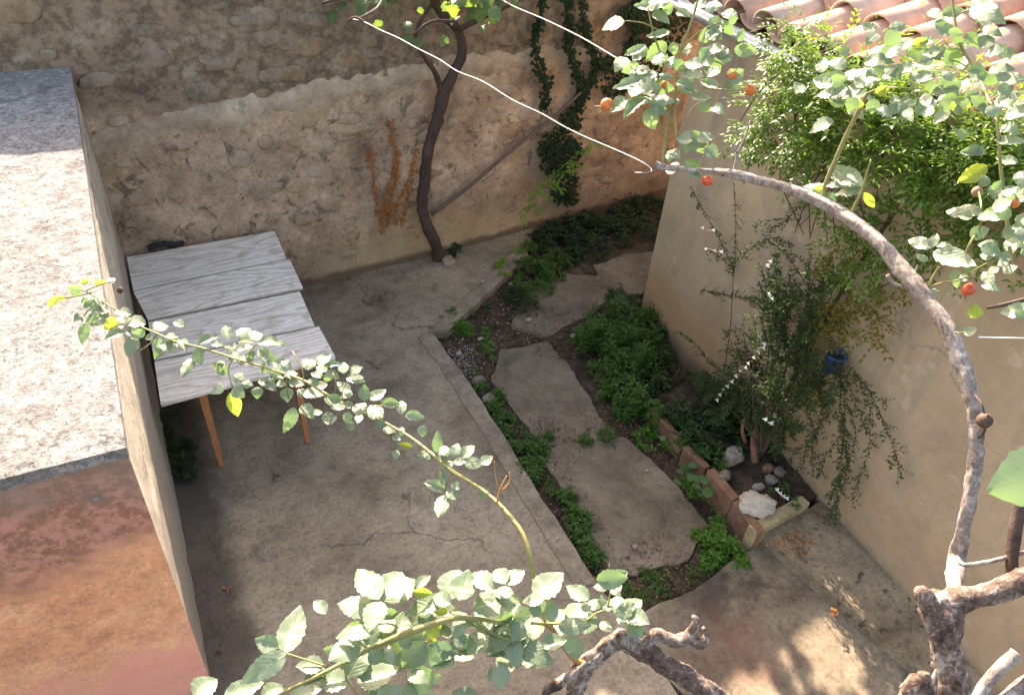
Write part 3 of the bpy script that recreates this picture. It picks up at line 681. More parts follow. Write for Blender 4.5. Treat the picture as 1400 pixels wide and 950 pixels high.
def place_leaf(bx, by, tx, ty, wpx, cls, depth, parent, name='leaf', meshes=None):
    tx = bx + (tx - bx) * 1.14; ty = by + (ty - by) * 1.14; wpx *= 1.18
    B = D(bx, by, depth); toc = (CAM - B).normalized()
    jit = Vector((rl.uniform(-1, 1), rl.uniform(-1, 1), rl.uniform(-.3, .3)))
    if cls == 'w': nrm = (SUN + toc).normalized() + toc * .3 + jit * .12
    elif cls == 's': nrm = UP * .8 + toc * .6 + jit * .3 + Vector((-.1, -.1, 0))
    elif cls == 'd': nrm = toc + Vector((-.3, -.3, -.1)) + jit * .2
    else: nrm = toc + jit * .3 + Vector((0, -.15, -.1))
    nrm.normalize()
    r = ray(tx, ty); k = r.dot(nrm)
    T = CAM + r * ((B - CAM).dot(nrm) / k) if abs(k) > .15 else D(tx, ty, depth)
    ax = T - B; pxl = math.hypot(tx - bx, ty - by) * depth / F
    if ax.length > 1.9 * pxl or ax.length < 1e-4:
        T = D(tx, ty, depth); ax = T - B
    ln = ax.length; ay = ax.normalized(); axx = ay.cross(nrm).normalized(); nz_ = axx.cross(ay)
    s0 = proj(B); sd = (proj(T) - s0); sd = sd.normalized() if sd.length > 0 else Vector((1, 0)); pr = proj(B + axx * .01) - s0; pr = pr - sd * pr.dot(sd)
    ww = wpx / max(pr.length / .01, 1e-3); ww = min(max(ww, ln * .45), ln * 1.0)
    Mx = Matrix(((axx.x * ww, ay.x * ln, nz_.x * ln, B.x), (axx.y * ww, ay.y * ln, nz_.y * ln, B.y), (axx.z * ww, ay.z * ln, nz_.z * ln, B.z), (0, 0, 0, 1)))
    ms = meshes or (YOUNG if cls == 'y' else ROSE)
    o = share(name, rl.choice(ms), Mx, parent)
    return o
def place_list(lst, ox, oy, sc, depthf, parent, stemmb=None):
    for bx, by, tx, ty, wd, cls in lst:
        x1_, y1_, x2_, y2_ = ox + bx / sc, oy + by / sc, ox + tx / sc, oy + ty / sc
        d = depthf((x1_ + x2_) / 2, (y1_ + y2_) / 2) * (1 + rl.uniform(-.012, .012))
        place_leaf(x1_, y1_, x2_, y2_, wd / sc, cls, d, parent)
def hip(px, py, r, depth, parent, mat='hip', down=(0, 0, -1)):
    q = D(px, py, depth); R_ = r * .88 * depth / F; ax = Vector(down).normalized(); rm = ax.to_track_quat('Z', 'Y').to_matrix()
    vs = []; fs = []; prof = [(-1.15, .15), (-.95, .5), (-.5, .9), (0, 1.0), (.5, .88), (.85, .55), (1.0, .3), (1.02, .02)]
    for h, w_ in prof:
        for k in range(12): a2 = k * math.pi / 6; vs.append(q + rm @ Vector((math.cos(a2) * w_ * R_, math.sin(a2) * w_ * R_, h * R_)))
    for i in range(len(prof) - 1):
        for k in range(12): k2 = (k + 1) % 12; fs.append((i * 12 + k, i * 12 + k2, (i + 1) * 12 + k2, (i + 1) * 12 + k))
    fs.append(tuple(range(len(vs) - 12, len(vs)))); h_ = MB().add(vs, fs).build('rose_hip', M[mat], parent, smooth=True)
    mb = MB()
    for k in range(5):
        a2 = k * 1.257 + rl.uniform(-.2, .2); e = rm @ Vector((math.cos(a2) * R_ * .9, math.sin(a2) * R_ * .9, 1.9 * R_)); s_ = rm @ Vector((math.cos(a2) * R_ * .2, math.sin(a2) * R_ * .2, .95 * R_))
        tube(mb, [(q + s_, R_ * .13), (q + e, R_ * .04)], sides=4, n=1)
    mb.build('sepal', M['sepal'], h_)

# ---- rose at the bottom centre with its long spray to the left
def dl(x, y):   # depth along the long spray
    t = min(1, max(0, (760 - x) / 650)); return 1.06 + .88 * t
rose1 = thing('rose_bush', P(1000, 1040, 0), 'old rose at the bottom with gnarled shaggy wood and a long leafy spray reaching left', 'rose bush')
mb = MB()
cane(mb, [(1060, 1060, 1.15, 40), (1010, 985, 1.05, 30), (976, 951, 1.0, 27), (954, 936, 1.0, 26), (933, 921, 1.0, 26), (907, 906, 1.0, 25), (890, 894, 1.0, 26), (868, 882, 1.0, 27), (850, 873, 1.0, 25), (836, 880, 1.0, 22), (814, 897, 1.01, 23), (796, 912, 1.02, 24), (786, 940, 1.03, 24), (776, 985, 1.05, 22)], sides=26, n=9, rough=.26, nf=55, ridges=5)
cane(mb, [(880, 890, 1.0, 20), (896, 867, 1.0, 17), (910, 872, 1.0, 15), (925, 876, 1.0, 17), (940, 870, 1.0, 18), (950, 860, 1.0, 15)], sides=12, n=5, rough=.3, nf=60, ridges=4)
cane(mb, [(944, 866, 1.0, 14), (952, 848, .99, 10), (946, 842, .99, 5)], sides=10, n=4, rough=.35, nf=60); cane(mb, [(945, 872, 1.0, 17), (958, 880, .99, 15), (966, 868, .99, 10), (962, 858, .98, 6)], sides=12, n=5, rough=.35, nf=60, ridges=4)
cane(mb, [(800, 905, 1.0, 9), (782, 922, .99, 11), (765, 934, .99, 12), (748, 944, .98, 10), (744, 965, .98, 8)], sides=10, n=5, rough=.4, nf=60, ridges=4)
b0 = D(1060, 1060, 1.15); tube(mb, [(b0, .022), (Vector((b0.x + .05, b0.y + .02, 3.0)), .03), (Vector((b0.x + .08, b0.y + .03, 1.5)), .035), (Vector((b0.x + .08, b0.y, -.02)), .045)], sides=10, n=3, rough=.2, nf=30)
mb.build('old_wood', M['oldbark'], rose1, smooth=True)
mb = MB()
cane(mb, [(798, 908, 1.0, 12), (788, 902, 1.0, 10), (776, 890, 1.0, 9), (764, 872, 1.0, 9), (754, 858, 1.0, 8), (745, 852, 1.0, 8)], sides=7)
mb.build('shoot', M['twigorange'], rose1, smooth=True)
LS = [(752, 856, 8), (742, 835, 8), (733, 805, 8), (727, 770, 8), (715, 730, 8), (695, 703, 7), (680, 687, 6.5), (660, 670, 6), (620, 645, 6), (590, 620, 5.5), (560, 597, 5), (530, 580, 5), (500, 565, 5), (470, 552, 4.5), (440, 535, 4.5), (415, 520, 4.5), (380, 508, 4), (345, 497, 4), (320, 490, 4), (300, 483, 3.5), (270, 474, 3.5), (240, 467, 3.5), (215, 456, 3), (190, 445, 3), (165, 428, 3), (140, 412, 2.6), (112, 395, 2.2)]
mb = MB(); cane(mb, [(x, y, dl(x, y), w_) for x, y, w_ in LS], sides=7, n=3, rough=.08, nf=40); mb.build('long_spray', M['twiggreen'], rose1, smooth=True)
mb = MB(); cane(mb, [(750, 853, 1.0, 6), (725, 851, .99, 6), (690, 852, .98, 6), (655, 846, .97, 7), (620, 845, .96, 9), (580, 857, .95, 10), (545, 870, .95, 10), (505, 887, .94, 9), (470, 905, .93, 7), (430, 926, .92, 7), (400, 940, .92, 6), (360, 962, .91, 6)], sides=8, n=4, rough=.06, nf=40)
cane(mb, [(505, 886, .94, 4), (492, 877, .94, 4), (497, 858, .94, 3), (530, 852, .94, 3), (545, 858, .94, 3)], sides=5, n=3)
cane(mb, [(470, 903, .93, 4), (474, 925, .93, 4), (488, 950, .93, 4)], sides=5, n=3); cane(mb, [(445, 910, .93, 4), (420, 902, .93, 3), (392, 893, .93, 3)], sides=5, n=3)
cane(mb, [(640, 842, .97, 4), (668, 862, .97, 4), (690, 872, .97, 3), (705, 880, .97, 3)], sides=5, n=3); cane(mb, [(745, 850, 1, 5), (742, 835, 1, 4), (742, 820, 1, 3)], sides=5, n=3)
cane(mb, [(745, 852, 1, 5), (765, 852, 1, 4), (800, 848, 1, 3), (815, 838, 1, 3), (830, 830, 1, 3), (835, 800, 1, 2.5), (833, 770, 1, 1.5)], sides=5, n=3)
mb.build('leafy_shoot', M['twiggreen'], rose1, smooth=True)
mb = MB()
for a_ in ([(415, 520), (413, 505), (400, 480)], [(345, 500), (340, 485), (350, 470)], [(440, 535), (448, 548), (455, 560)], [(470, 552), (468, 535), (480, 515)], [(320, 490), (312, 505), (318, 530)], [(392, 512), (392, 530), (394, 545)], [(215, 456), (205, 470), (190, 480)], [(240, 467), (228, 478), (215, 488)], [(190, 445), (175, 440), (150, 450)], [(620, 645), (612, 655), (608, 672)], [(605, 630), (618, 632), (650, 630)], [(495, 563), (515, 555), (545, 555)], [(455, 543), (460, 525), (455, 510)], [(140, 412), (120, 425), (112, 440)], [(125, 400), (105, 405), (80, 408)], [(118, 397), (140, 388), (155, 385)]):
    cane(MBq := MB(), [(x, y, dl(x, y), 2.2) for x, y in a_], sides=5, n=3); MBq.build('leaf_stalk', M['twiggreen'], rose1, smooth=True)
cane(mb, [(688, 695, dl(690, 690), 4), (680, 688, dl(690, 690), 4), (684, 668, dl(690, 690), 3), (693, 650, dl(690, 690), 2)], sides=5); cane(mb, [(684, 672, dl(690, 690), 3), (696, 660, dl(690, 690), 2.5), (697, 645, dl(690, 690), 1.5)], sides=5); cane(mb, [(684, 675, dl(690, 690), 2.5), (678, 655, dl(690, 690), 2), (676, 630, dl(690, 690), 1.2)], sides=5); mb.build('dry_stalk', M['twigorange'], rose1, smooth=True)

A = [(320,400,290,545,80,'g'),(570,370,470,440,90,'y'),(670,330,540,300,60,'w'),(780,400,620,380,80,'w'),(750,480,620,465,60,'w'),(620,470,480,510,60,'w'),(700,500,640,630,100,'s'),(830,500,780,520,70,'s'),(830,440,940,410,70,'w'),(925,500,1020,500,40,'w'),(900,580,850,665,60,'g'),(880,560,990,600,60,'w'),(1180,560,1320,500,60,'w'),(1170,590,1200,710,80,'s'),(1140,660,1060,790,70,'w'),(1280,560,1370,560,40,'w'),(330,380,430,400,60,'s'),(300,330,240,380,60,'s'),(400,310,490,300,60,'w'),(300,280,420,230,35,'s'),(290,140,190,130,50,'g'),(200,170,280,180,50,'g'),(100,200,40,270,50,'y'),(100,200,160,220,35,'y'),(280,90,340,80,40,'y'),(380,100,470,80,40,'y'),(480,90,540,60,40,'w'),(640,390,560,350,60,'w'),(500,350,420,330,60,'s'),(560,440,600,420,50,'w')]
B_ = [(180,190,160,90,80,'w'),(240,160,340,110,70,'w'),(340,180,430,140,80,'w'),(250,210,360,200,70,'w'),(400,210,600,200,60,'w'),(200,215,200,290,80,'w'),(240,270,300,260,50,'w'),(300,260,370,250,50,'s'),(400,270,530,350,80,'s'),(520,360,650,400,80,'s'),(590,350,655,400,50,'w'),(160,460,100,370,80,'g'),(160,540,50,590,70,'s'),(220,460,290,500,80,'s'),(210,560,290,620,90,'s'),(190,600,250,760,100,'y'),(280,520,360,540,60,'s'),(400,550,400,630,80,'s'),(430,490,530,570,80,'w'),(470,450,450,380,50,'g'),(620,470,560,470,40,'w'),(620,460,700,450,60,'w'),(620,520,550,530,60,'w'),(640,510,750,530,70,'w'),(625,560,630,655,90,'s'),(840,400,750,350,80,'w'),(860,380,950,310,70,'w'),(860,390,930,430,60,'w'),(910,390,1030,375,50,'w'),(930,430,1020,480,60,'s'),(890,480,820,430,60,'w'),(1060,450,1060,370,70,'w'),(1110,440,1195,400,50,'w'),(1080,480,1210,490,70,'w'),(1110,600,1020,520,70,'w'),(1130,600,1040,620,50,'w'),(850,550,930,540,60,'w'),(750,600,900,610,80,'w'),(740,560,730,620,50,'w'),(960,690,930,620,60,'w'),(960,700,1060,710,60,'w'),(940,745,940,840,80,'w'),(740,690,820,780,90,'s'),(830,760,890,740,50,'w'),(690,710,620,885,90,'g'),(1220,660,1220,545,80,'s'),(1260,650,1375,590,70,'w'),(1150,760,1220,680,100,'w'),(1260,690,1350,770,90,'w'),(1250,750,1310,795,30,'w'),(1370,700,1397,640,60,'s')]
C_ = [(0,60,40,40,30,'w'),(0,90,50,85,35,'s'),(140,195,205,195,40,'s'),(215,240,220,180,40,'s'),(235,245,310,250,40,'s'),(225,350,180,345,20,'w'),(265,382,208,370,25,'y'),(350,430,290,420,25,'g'),(375,410,375,320,35,'g'),(400,440,400,395,40,'s'),(440,430,460,370,45,'s'),(480,430,525,375,45,'s'),(490,455,570,450,45,'s'),(560,455,608,430,40,'w'),(390,475,440,445,35,'w'),(445,445,495,450,30,'w'),(400,550,395,480,35,'s'),(410,570,325,535,45,'s'),(405,585,380,672,55,'w'),(415,570,460,605,40,'s'),(470,560,430,540,35,'s'),(550,580,600,585,45,'g')]
D1 = [(1250,230,1130,50,150,'w'),(1270,240,1380,60,150,'w'),(1210,280,1010,250,130,'w'),(1260,240,1190,410,120,'w'),(1220,430,1000,450,80,'w'),(1130,490,950,600,130,'w'),(1050,720,1170,530,140,'s'),(1060,760,870,740,130,'w'),(900,650,740,650,100,'w'),(900,660,790,760,100,'w'),(650,580,740,320,150,'w'),(610,540,480,490,110,'s'),(660,570,400,740,130,'s'),(1110,770,1350,690,140,'w'),(1250,640,1200,560,90,'s'),(70,850,200,740,130,'w'),(260,850,490,780,110,'w'),(500,860,640,790,100,'w'),(680,850,860,800,100,'w'),(1230,850,1390,800,90,'g'),(1330,640,1310,530,60,'s'),(300,900,420,850,100,'w')]
D2 = [(20,230,190,90,170,'w'),(230,160,310,80,60,'w'),(210,180,320,190,60,'y'),(440,230,490,50,170,'w'),(430,240,180,290,110,'w'),(430,310,330,290,50,'y'),(450,250,340,200,90,'s'),(500,240,560,70,150,'w'),(720,160,585,50,110,'w'),(800,130,740,40,100,'w'),(800,130,905,50,90,'w'),(850,190,720,180,70,'w'),(590,280,850,220,150,'w'),(840,270,900,300,80,'w'),(440,300,550,330,50,'w'),(570,340,670,350,70,'w'),(600,400,460,390,80,'w'),(550,490,460,480,90,'s'),(680,460,560,550,110,'w'),(680,420,840,340,120,'w'),(830,450,950,350,100,'s'),(830,460,670,530,120,'w'),(850,500,700,580,90,'s'),(840,490,870,650,100,'s'),(870,510,1080,615,130,'s'),(790,640,750,790,100,'g'),(740,670,690,730,50,'w'),(980,210,1150,90,150,'w'),(1040,230,920,240,70,'w'),(1030,310,960,290,90,'s'),(1085,370,1095,240,80,'s'),(1130,400,1320,390,100,'s'),(1330,230,1200,150,90,'w'),(1280,290,1340,270,50,'w'),(440,480,390,400,60,'w'),(380,590,475,570,60,'w'),(290,500,150,650,140,'d'),(200,490,130,520,90,'s'),(310,520,450,650,170,'d'),(160,750,360,720,150,'d'),(330,480,340,400,80,'y'),(130,820,230,830,80,'g'),(380,420,340,370,70,'y'),(300,460,360,515,40,'y'),(620,860,480,820,100,'s'),(250,860,380,900,120,'g')]
E_ = [(440,200,540,150,80,'s'),(430,240,340,240,50,'w'),(460,270,510,240,50,'w'),(420,220,380,190,30,'w'),(370,380,310,330,70,'w'),(380,370,380,300,70,'s'),(420,400,430,340,60,'w'),(470,410,490,290,90,'w'),(520,400,600,355,60,'w'),(480,450,580,440,80,'w'),(550,420,675,465,100,'w'),(560,470,640,550,90,'s'),(380,460,440,515,60,'w'),(310,380,250,360,50,'w'),(450,250,500,290,50,'w')]
E_ = [e for e in E_]
place_list(A, 60, 370, 5.588, dl, rose1); place_list(B_, 280, 430, 5.588, dl, rose1); place_list(C_, 480, 490, 3.1667, dl, rose1)
place_list(D1, 250, 770, 4.667, lambda x, y: .93, rose1); place_list(D2, 520, 770, 4.667, lambda x, y: .97, rose1); place_list(E_, 740, 750, 4.667, lambda x, y: .985, rose1)
for i in range(60):
    t = rl.random(); x = 440 + 410 * t + rl.gauss(0, 8); y = 852 - 10 * t + rl.gauss(0, 26) + 30 * (1 - t); a2 = rl.uniform(0, 6.28); s_ = rl.uniform(26, 42)
    place_leaf(x, y, x + math.cos(a2) * s_, y + math.sin(a2) * s_ * .75, s_ * .62, rl.choice('wwssgd'), .985 + rl.uniform(-.02, .03), rose1)
for i in range(40):
    t = rl.random(); k = min(int(t * (len(LS) - 10)) + 9, len(LS) - 2); x, y, _w = LS[k]; x += rl.gauss(0, 16); y += rl.gauss(0, 14); a2 = rl.uniform(0, 6.28); s_ = rl.uniform(14, 20)
    place_leaf(x, y, x + math.cos(a2) * s_, y + math.sin(a2) * s_ * .8, s_ * .62, rl.choice('wwssg'), dl(x, y), rose1)
hip(164, 397, 5, dl(164, 397), rose1, 'dryhip')

# ---- climbing rose at right with arched cane
def dr(x, y): return 1.55 + .75 * min(1, max(0, (1330 - x) / 430)) - (.15 if x > 1340 else 0)
rose2 = thing('climbing_rose', P(1330, 1100, 0), 'climbing rose at right with a thick arched cane, orange hips and pale sunlit leaves', 'climbing rose')
mb = MB()
cane(mb, [(1345, 1120, 1.5, 56), (1318, 1020, 1.42, 50), (1303, 950, 1.4, 42), (1297, 905, 1.4, 36), (1292, 865, 1.4, 42), (1286, 835, 1.4, 50), (1284, 812, 1.4, 40)], sides=28, n=9, rough=.22, nf=35, ridges=6)
cane(mb, [(1288, 840, 1.4, 40), (1272, 828, 1.39, 30), (1262, 812, 1.38, 24), (1258, 802, 1.38, 12)], sides=12, n=4, rough=.3, nf=50)
cane(mb, [(1280, 838, 1.4, 44), (1305, 822, 1.39, 40), (1335, 815, 1.38, 30), (1365, 808, 1.37, 32), (1400, 794, 1.36, 34), (1460, 775, 1.35, 34)], sides=14, n=5, rough=.14, nf=40)
cane(mb, [(1240, 975, 1.38, 40), (1252, 945, 1.36, 34), (1262, 928, 1.35, 26), (1262, 918, 1.35, 12)], sides=12, n=4, rough=.4, nf=50)
cane(mb, [(1272, 955, 1.36, 16), (1277, 930, 1.36, 10), (1280, 914, 1.36, 2)], sides=6, n=3)
b0 = D(1345, 1120, 1.5); tube(mb, [(b0, .048), (Vector((b0.x + .05, b0.y, 2.4)), .05), (Vector((b0.x + .05, b0.y + .1, 1.2)), .055), (Vector((b0.x + .05, b0.y + .1, -.02)), .065)], sides=12, n=3, rough=.15, nf=20)
mb.build('stump', M['oldbark'], rose2, smooth=True)
mb = MB()
cane(mb, [(1326, 975, 1.3, 16), (1345, 938, 1.3, 16), (1362, 918, 1.3, 17), (1380, 902, 1.3, 17), (1390, 893, 1.3, 20)], sides=10, n=4, rough=.15, nf=60); cane(mb, [(1370, 960, 1.3, 20), (1400, 938, 1.3, 22), (1450, 900, 1.3, 22)], sides=10, n=4, rough=.15, nf=60)
mb.build('pruned_stub', M['canebark'], rose2, smooth=True)
ARC = [(1305, 812, 27), (1307, 770, 24), (1318, 720, 22), (1328, 670, 21), (1334, 620, 21), (1333, 570, 23), (1325, 530, 24), (1310, 485, 24), (1290, 440, 24), (1264, 405, 24), (1240, 375, 23), (1205, 335, 23), (1170, 305, 22), (1130, 280, 20), (1090, 262, 17), (1050, 250, 15), (1010, 240, 14), (975, 234, 11), (940, 232, 9), (905, 228, 12), (896, 226, 15)]
mb = MB(); cane(mb, [(x, y, (1.4 if y > 790 else dr(x, y)), w_ * .8 * (1.12 if i_ % 3 == 1 else .97)) for i_, (x, y, w_) in enumerate(ARC)], sides=18, n=9, rough=.17, nf=50, ridges=4); mb.build('arched_cane', M['canebark'], rose2, smooth=True)
mb = MB()
cane(mb, [(1382, 800, 1.42, 18), (1384, 750, 1.42, 17), (1393, 700, 1.42, 18), (1410, 640, 1.42, 17), (1440, 560, 1.45, 16)], sides=10, n=4, rough=.15, nf=60)
mb.build('dark_cane', M['vinebark'], rose2, smooth=True)
mb = MB(); cane(mb, [(1308, 762, 1.45, 8), (1318, 772, 1.42, 8), (1345, 769, 1.42, 7.5), (1375, 762, 1.42, 7), (1420, 750, 1.42, 7)], sides=8, n=4)
mb.build('side_twig', M['canebark'], rose2, smooth=True)
mb = MB(); cane(mb, [(1003, 240, dr(1000, 0), 6), (1008, 212, dr(1000, 0), 5), (1018, 190, dr(1000, 0), 4), (1026, 165, dr(1000, 0), 3)], sides=6); cane(mb, [(1009, 210, dr(1000, 0), 4), (1003, 203, dr(1000, 0), 3), (1000, 194, dr(1000, 0), 2)], sides=6); mb.build('side_twig', M['canebark'], rose2, smooth=True)
mb = MB(); cane(mb, [(1248, 378, dr(1240, 0), 4), (1255, 362, dr(1240, 0), 2.5)], sides=5); mb.build('side_twig', M['canebark'], rose2, smooth=True)
mb = MB(); cane(mb, [(1213, 376, dr(1240, 0), 7), (1222, 388, dr(1240, 0), 6), (1235, 392, dr(1240, 0), 4)], sides=6); mb.build('bark_flake', M['canebark'], rose2, smooth=True)
def st(pts, w0, w1, dd=0): k = len(pts); mb = MB(); cane(mb, [(x, y, dr(x, y) + dd, w0 + (w1 - w0) * i / (k - 1)) for i, (x, y) in enumerate(pts)], sides=6, n=3, rough=.05, nf=60); mb.build('green_shoot', M['twiggreen'], rose2, smooth=True)
st([(1124, 282), (1128, 255), (1140, 225), (1155, 190), (1172, 155), (1185, 128)], 9, 7)
st([(1162, 302), (1166, 286), (1178, 262), (1184, 240), (1191, 218)], 6, 3)
st([(906, 226), (910, 190), (914, 160), (912, 130), (908, 105), (905, 80), (893, 45), (886, 10)], 6, 3)
st([(926, 200), (922, 150), (925, 110), (930, 70), (942, 40), (950, 15), (958, -15)], 5, 4)
st([(914, 165), (900, 140), (880, 130), (860, 130)], 4, 2); st([(908, 105), (890, 115), (860, 122)], 3, 2); st([(900, 42), (880, 32), (855, 29)], 3, 2)
st([(925, 97), (950, 92), (975, 83), (1000, 98)], 4, 2); st([(930, 70), (955, 45), (985, 30)], 4, 2); st([(960, 120), (990, 123), (1025, 124)], 3, 2); st([(938, 165), (950, 145), (975, 135)], 3, 2)
st([(914, 170), (905, 185), (900, 150)], 3, 2); st([(916, 150), (930, 120), (940, 92)], 3, 2); st([(955, 232), (962, 215), (965, 200)], 3, 2)
st([(1318, 352), (1328, 330), (1340, 310), (1342, 285), (1338, 262)], 5, 3); st([(1270, 392), (1276, 378), (1284, 365)], 5, 3); st([(1270, 392), (1290, 386), (1310, 383), (1330, 375)], 3, 2)
st([(1385, 400), (1380, 330), (1368, 230), (1362, 165), (1335, 100), (1312, 60), (1305, 25), (1300, -20)], 6, 4); st([(1365, 215), (1366, 180), (1350, 140), (1400, 120)], 3, 2)
st([(1335, 440), (1334, 450), (1320, 455), (1290, 453)], 3, 2); st([(1312, 380), (1325, 375), (1345, 362), (1380, 350)], 3, 2); st([(1182, 130), (1170, 140), (1150, 138)], 3, 2); st([(1185, 128), (1210, 120), (1260, 122)], 3, 2)
st([(1305, 25), (1320, 15), (1345, 10)], 3, 2); st([(1335, 100), (1310, 85), (1285, 80)], 3, 2)
mb = MB(); cane(mb, [(1350, 421, 1.6, 5), (1375, 416, 1.6, 7), (1420, 405, 1.6, 9)], sides=6, n=3); mb.build('dead_twig', M['twigdark'], rose2, smooth=True)
mb = MB(); R5 = random.Random(9)
for (x, y) in [(1130, 255), (1135, 240), (1145, 215), (1150, 203), (1158, 186), (1166, 168), (1176, 150), (1182, 138)] * 2:
    q = D(x, y, dr(x, y)); v = Vector((R5.uniform(-1, 1), R5.uniform(-1, 1), R5.uniform(-.3, .6))).normalized(); tube(mb, [(q, .0028), (q + v * .013, .0003)], sides=4, n=1)
mb.build('thorn', M['twigorange'], rose2)['kind'] = 'stuff'
Fl = [(160,105,55,130,55,'w'),(370,30,230,40,50,'w'),(300,60,375,110,50,'w'),(280,10,370,10,60,'w'),(390,165,285,190,35,'w'),(370,210,280,295,70,'g'),(400,210,410,270,45,'g'),(270,230,175,280,30,'w'),(430,330,370,290,60,'w'),(290,350,190,350,40,'w'),(330,370,135,450,45,'w'),(320,370,270,410,50,'s'),(440,370,545,395,45,'w'),(420,410,510,455,35,'w'),(330,370,400,385,30,'w'),(180,490,100,550,60,'w'),(270,490,165,575,50,'w'),(270,490,400,500,50,'w'),(270,545,310,640,70,'g'),(400,500,430,520,30,'w'),(610,300,550,320,35,'w'),(650,290,640,230,60,'w'),(620,280,690,270,50,'w'),(570,160,640,200,60,'s'),(580,230,630,250,60,'s'),(600,150,620,90,60,'s'),(650,110,700,170,50,'g'),(680,110,720,90,40,'g'),(730,210,750,150,40,'g'),(560,345,610,370,35,'s'),(630,440,550,410,45,'w'),(500,485,590,500,35,'w'),(530,520,590,550,50,'g'),(600,530,650,565,50,'w'),(660,420,730,440,60,'s'),(510,690,430,700,60,'w'),(520,690,600,690,50,'w'),(560,740,620,780,80,'s'),(460,800,540,860,60,'g'),(400,760,380,800,60,'w'),(430,850,370,830,60,'w'),(540,870,490,880,50,'s'),(430,790,380,740,50,'w'),(560,720,500,660,60,'g'),(650,60,720,90,50,'w'),(560,30,640,30,50,'w'),(640,130,590,190,50,'s'),(200,285,240,300,30,'w'),(420,60,480,80,40,'w'),(350,60,400,30,50,'g'),(560,40,520,10,50,'w'),(520,690,560,760,70,'g'),(480,700,470,760,60,'s')]
G_ = [(430,540,240,505,70,'w'),(330,680,195,725,60,'w'),(560,410,380,410,50,'w'),(440,470,580,450,50,'w'),(620,370,590,430,80,'s'),(780,390,660,400,60,'w'),(880,420,800,450,50,'w'),(700,180,620,250,100,'d'),(850,290,750,310,70,'g'),(870,330,950,280,80,'s'),(960,280,1030,360,100,'g'),(940,80,1060,50,60,'s'),(1080,40,1200,150,70,'s'),(1100,30,1260,100,90,'w'),(1170,150,1260,190,50,'w'),(500,350,640,330,60,'w'),(620,300,700,290,50,'w'),(1080,400,1180,410,80,'s'),(1200,200,1160,280,80,'s'),(1230,260,1290,320,70,'s'),(1200,390,1330,380,50,'w'),(1260,450,1390,440,60,'w'),(1250,500,1330,510,70,'s'),(1140,600,1250,640,60,'s'),(900,560,800,640,70,'s'),(960,580,1090,600,70,'y'),(740,560,760,620,80,'s'),(1190,870,1050,850,60,'w'),(1240,790,1390,800,40,'w'),(1280,700,1360,740,60,'w'),(640,570,700,560,40,'w'),(560,600,640,640,40,'w'),(500,600,420,560,40,'y'),(1290,650,1390,620,60,'w'),(1180,300,1280,280,50,'w'),(760,250,860,230,50,'y'),(560,520,640,500,50,'y'),(900,120,980,160,50,'g'),(860,60,940,100,50,'w'),(1000,200,1060,270,50,'g'),(980,620,900,690,50,'w'),(1060,560,1140,520,50,'s')]
H_ = [(850,90,725,160,70,'y'),(100,190,0,185,30,'w'),(100,200,50,195,35,'y'),(110,210,130,275,50,'g'),(100,180,170,180,25,'w'),(265,190,205,130,25,'w'),(265,190,130,115,15,'w'),(270,215,140,205,25,'w'),(275,215,320,280,25,'y'),(585,470,485,425,40,'w'),(590,470,610,410,45,'w'),(610,460,680,455,20,'w'),(570,530,520,500,30,'w'),(600,490,780,560,50,'w'),(620,520,700,540,40,'w'),(690,570,710,650,50,'g'),(770,600,760,550,50,'g'),(760,620,730,600,50,'w'),(790,800,790,735,65,'y'),(730,860,670,850,40,'w'),(740,870,795,850,40,'w'),(660,860,610,850,25,'y'),(580,665,620,670,20,'w'),(740,330,660,285,25,'w'),(820,310,700,285,50,'w'),(800,330,900,320,40,'w'),(930,330,830,320,40,'w'),(780,330,720,320,40,'s'),(1018,260,915,210,90,'w'),(990,230,910,270,50,'g'),(840,20,730,30,40,'s'),(990,80,900,60,40,'w'),(1018,380,950,380,30,'w'),(900,470,820,450,50,'s'),(820,460,900,500,60,'s'),(900,560,850,590,30,'w'),(960,520,900,550,40,'w'),(1050,760,920,770,60,'w'),(1018,790,980,770,50,'g'),(820,640,900,660,30,'w'),(940,430,1010,460,45,'w'),(1000,500,1080,480,60,'s'),(980,320,1070,350,60,'w')]
place_list(Fl, 810, 0, 3.652, dr, rose2); place_list(G_, 1060, 0, 4.118, dr, rose2); place_list(H_, 1100, 200, 3.393, dr, rose2)
for cx_, cy_, k, sx_, sy_ in ((905, 110, 16, 35, 50), (985, 90, 10, 35, 30), (1160, 120, 22, 50, 30), (1260, 120, 26, 60, 40), (1350, 130, 20, 40, 50), (1370, 330, 14, 25, 40), (1250, 60, 12, 70, 25), (1375, 250, 6, 20, 20)):
    for i in range(k):
        x = cx_ + rl.gauss(0, sx_ * .6); y = cy_ + rl.gauss(0, sy_ * .6); a2 = rl.uniform(0, 6.28); s_ = rl.uniform(18, 30)
        place_leaf(x, y, x + math.cos(a2) * s_, y + math.sin(a2) * s_ * .7, s_ * .6, rl.choice('wwssgg'), dr(x, y) + rl.uniform(-.1, .1), rose2)
place_leaf(1462, 640, 1364, 670, 76, 'g', .62, rose2)
for x, y, r, mt_, dn_ in ((829, 143, 9.5, 'hip', (-.8, 0, -.4)), (1001, 102, 8.5, 'hip', (.9, 0, .1)), (1026, 123, 8.5, 'hip', (.5, 0, -.6)), (967, 247, 8.5, 'hipred', (.7, 0, -.3)), (908, 116, 5, 'hip', (0, 0, -1)), (1324, 396, 9.5, 'hipred', (-.3, 0, -1)), (1336, 262, 8, 'sepal', (.3, 0, 1)), (1364, 283, 7.5, 'hip', (0, 0, 1)), (1388, 278, 7, 'hip', (0, 0, 1)), (1378, 354, 5, 'hip', (0, 0, 1))):
    hip(x, y, r, dr(x, y), rose2, mt_, dn_)
hip(1346, 575, 12, 1.5, rose2, 'dryhip', (.2, .1, -1))
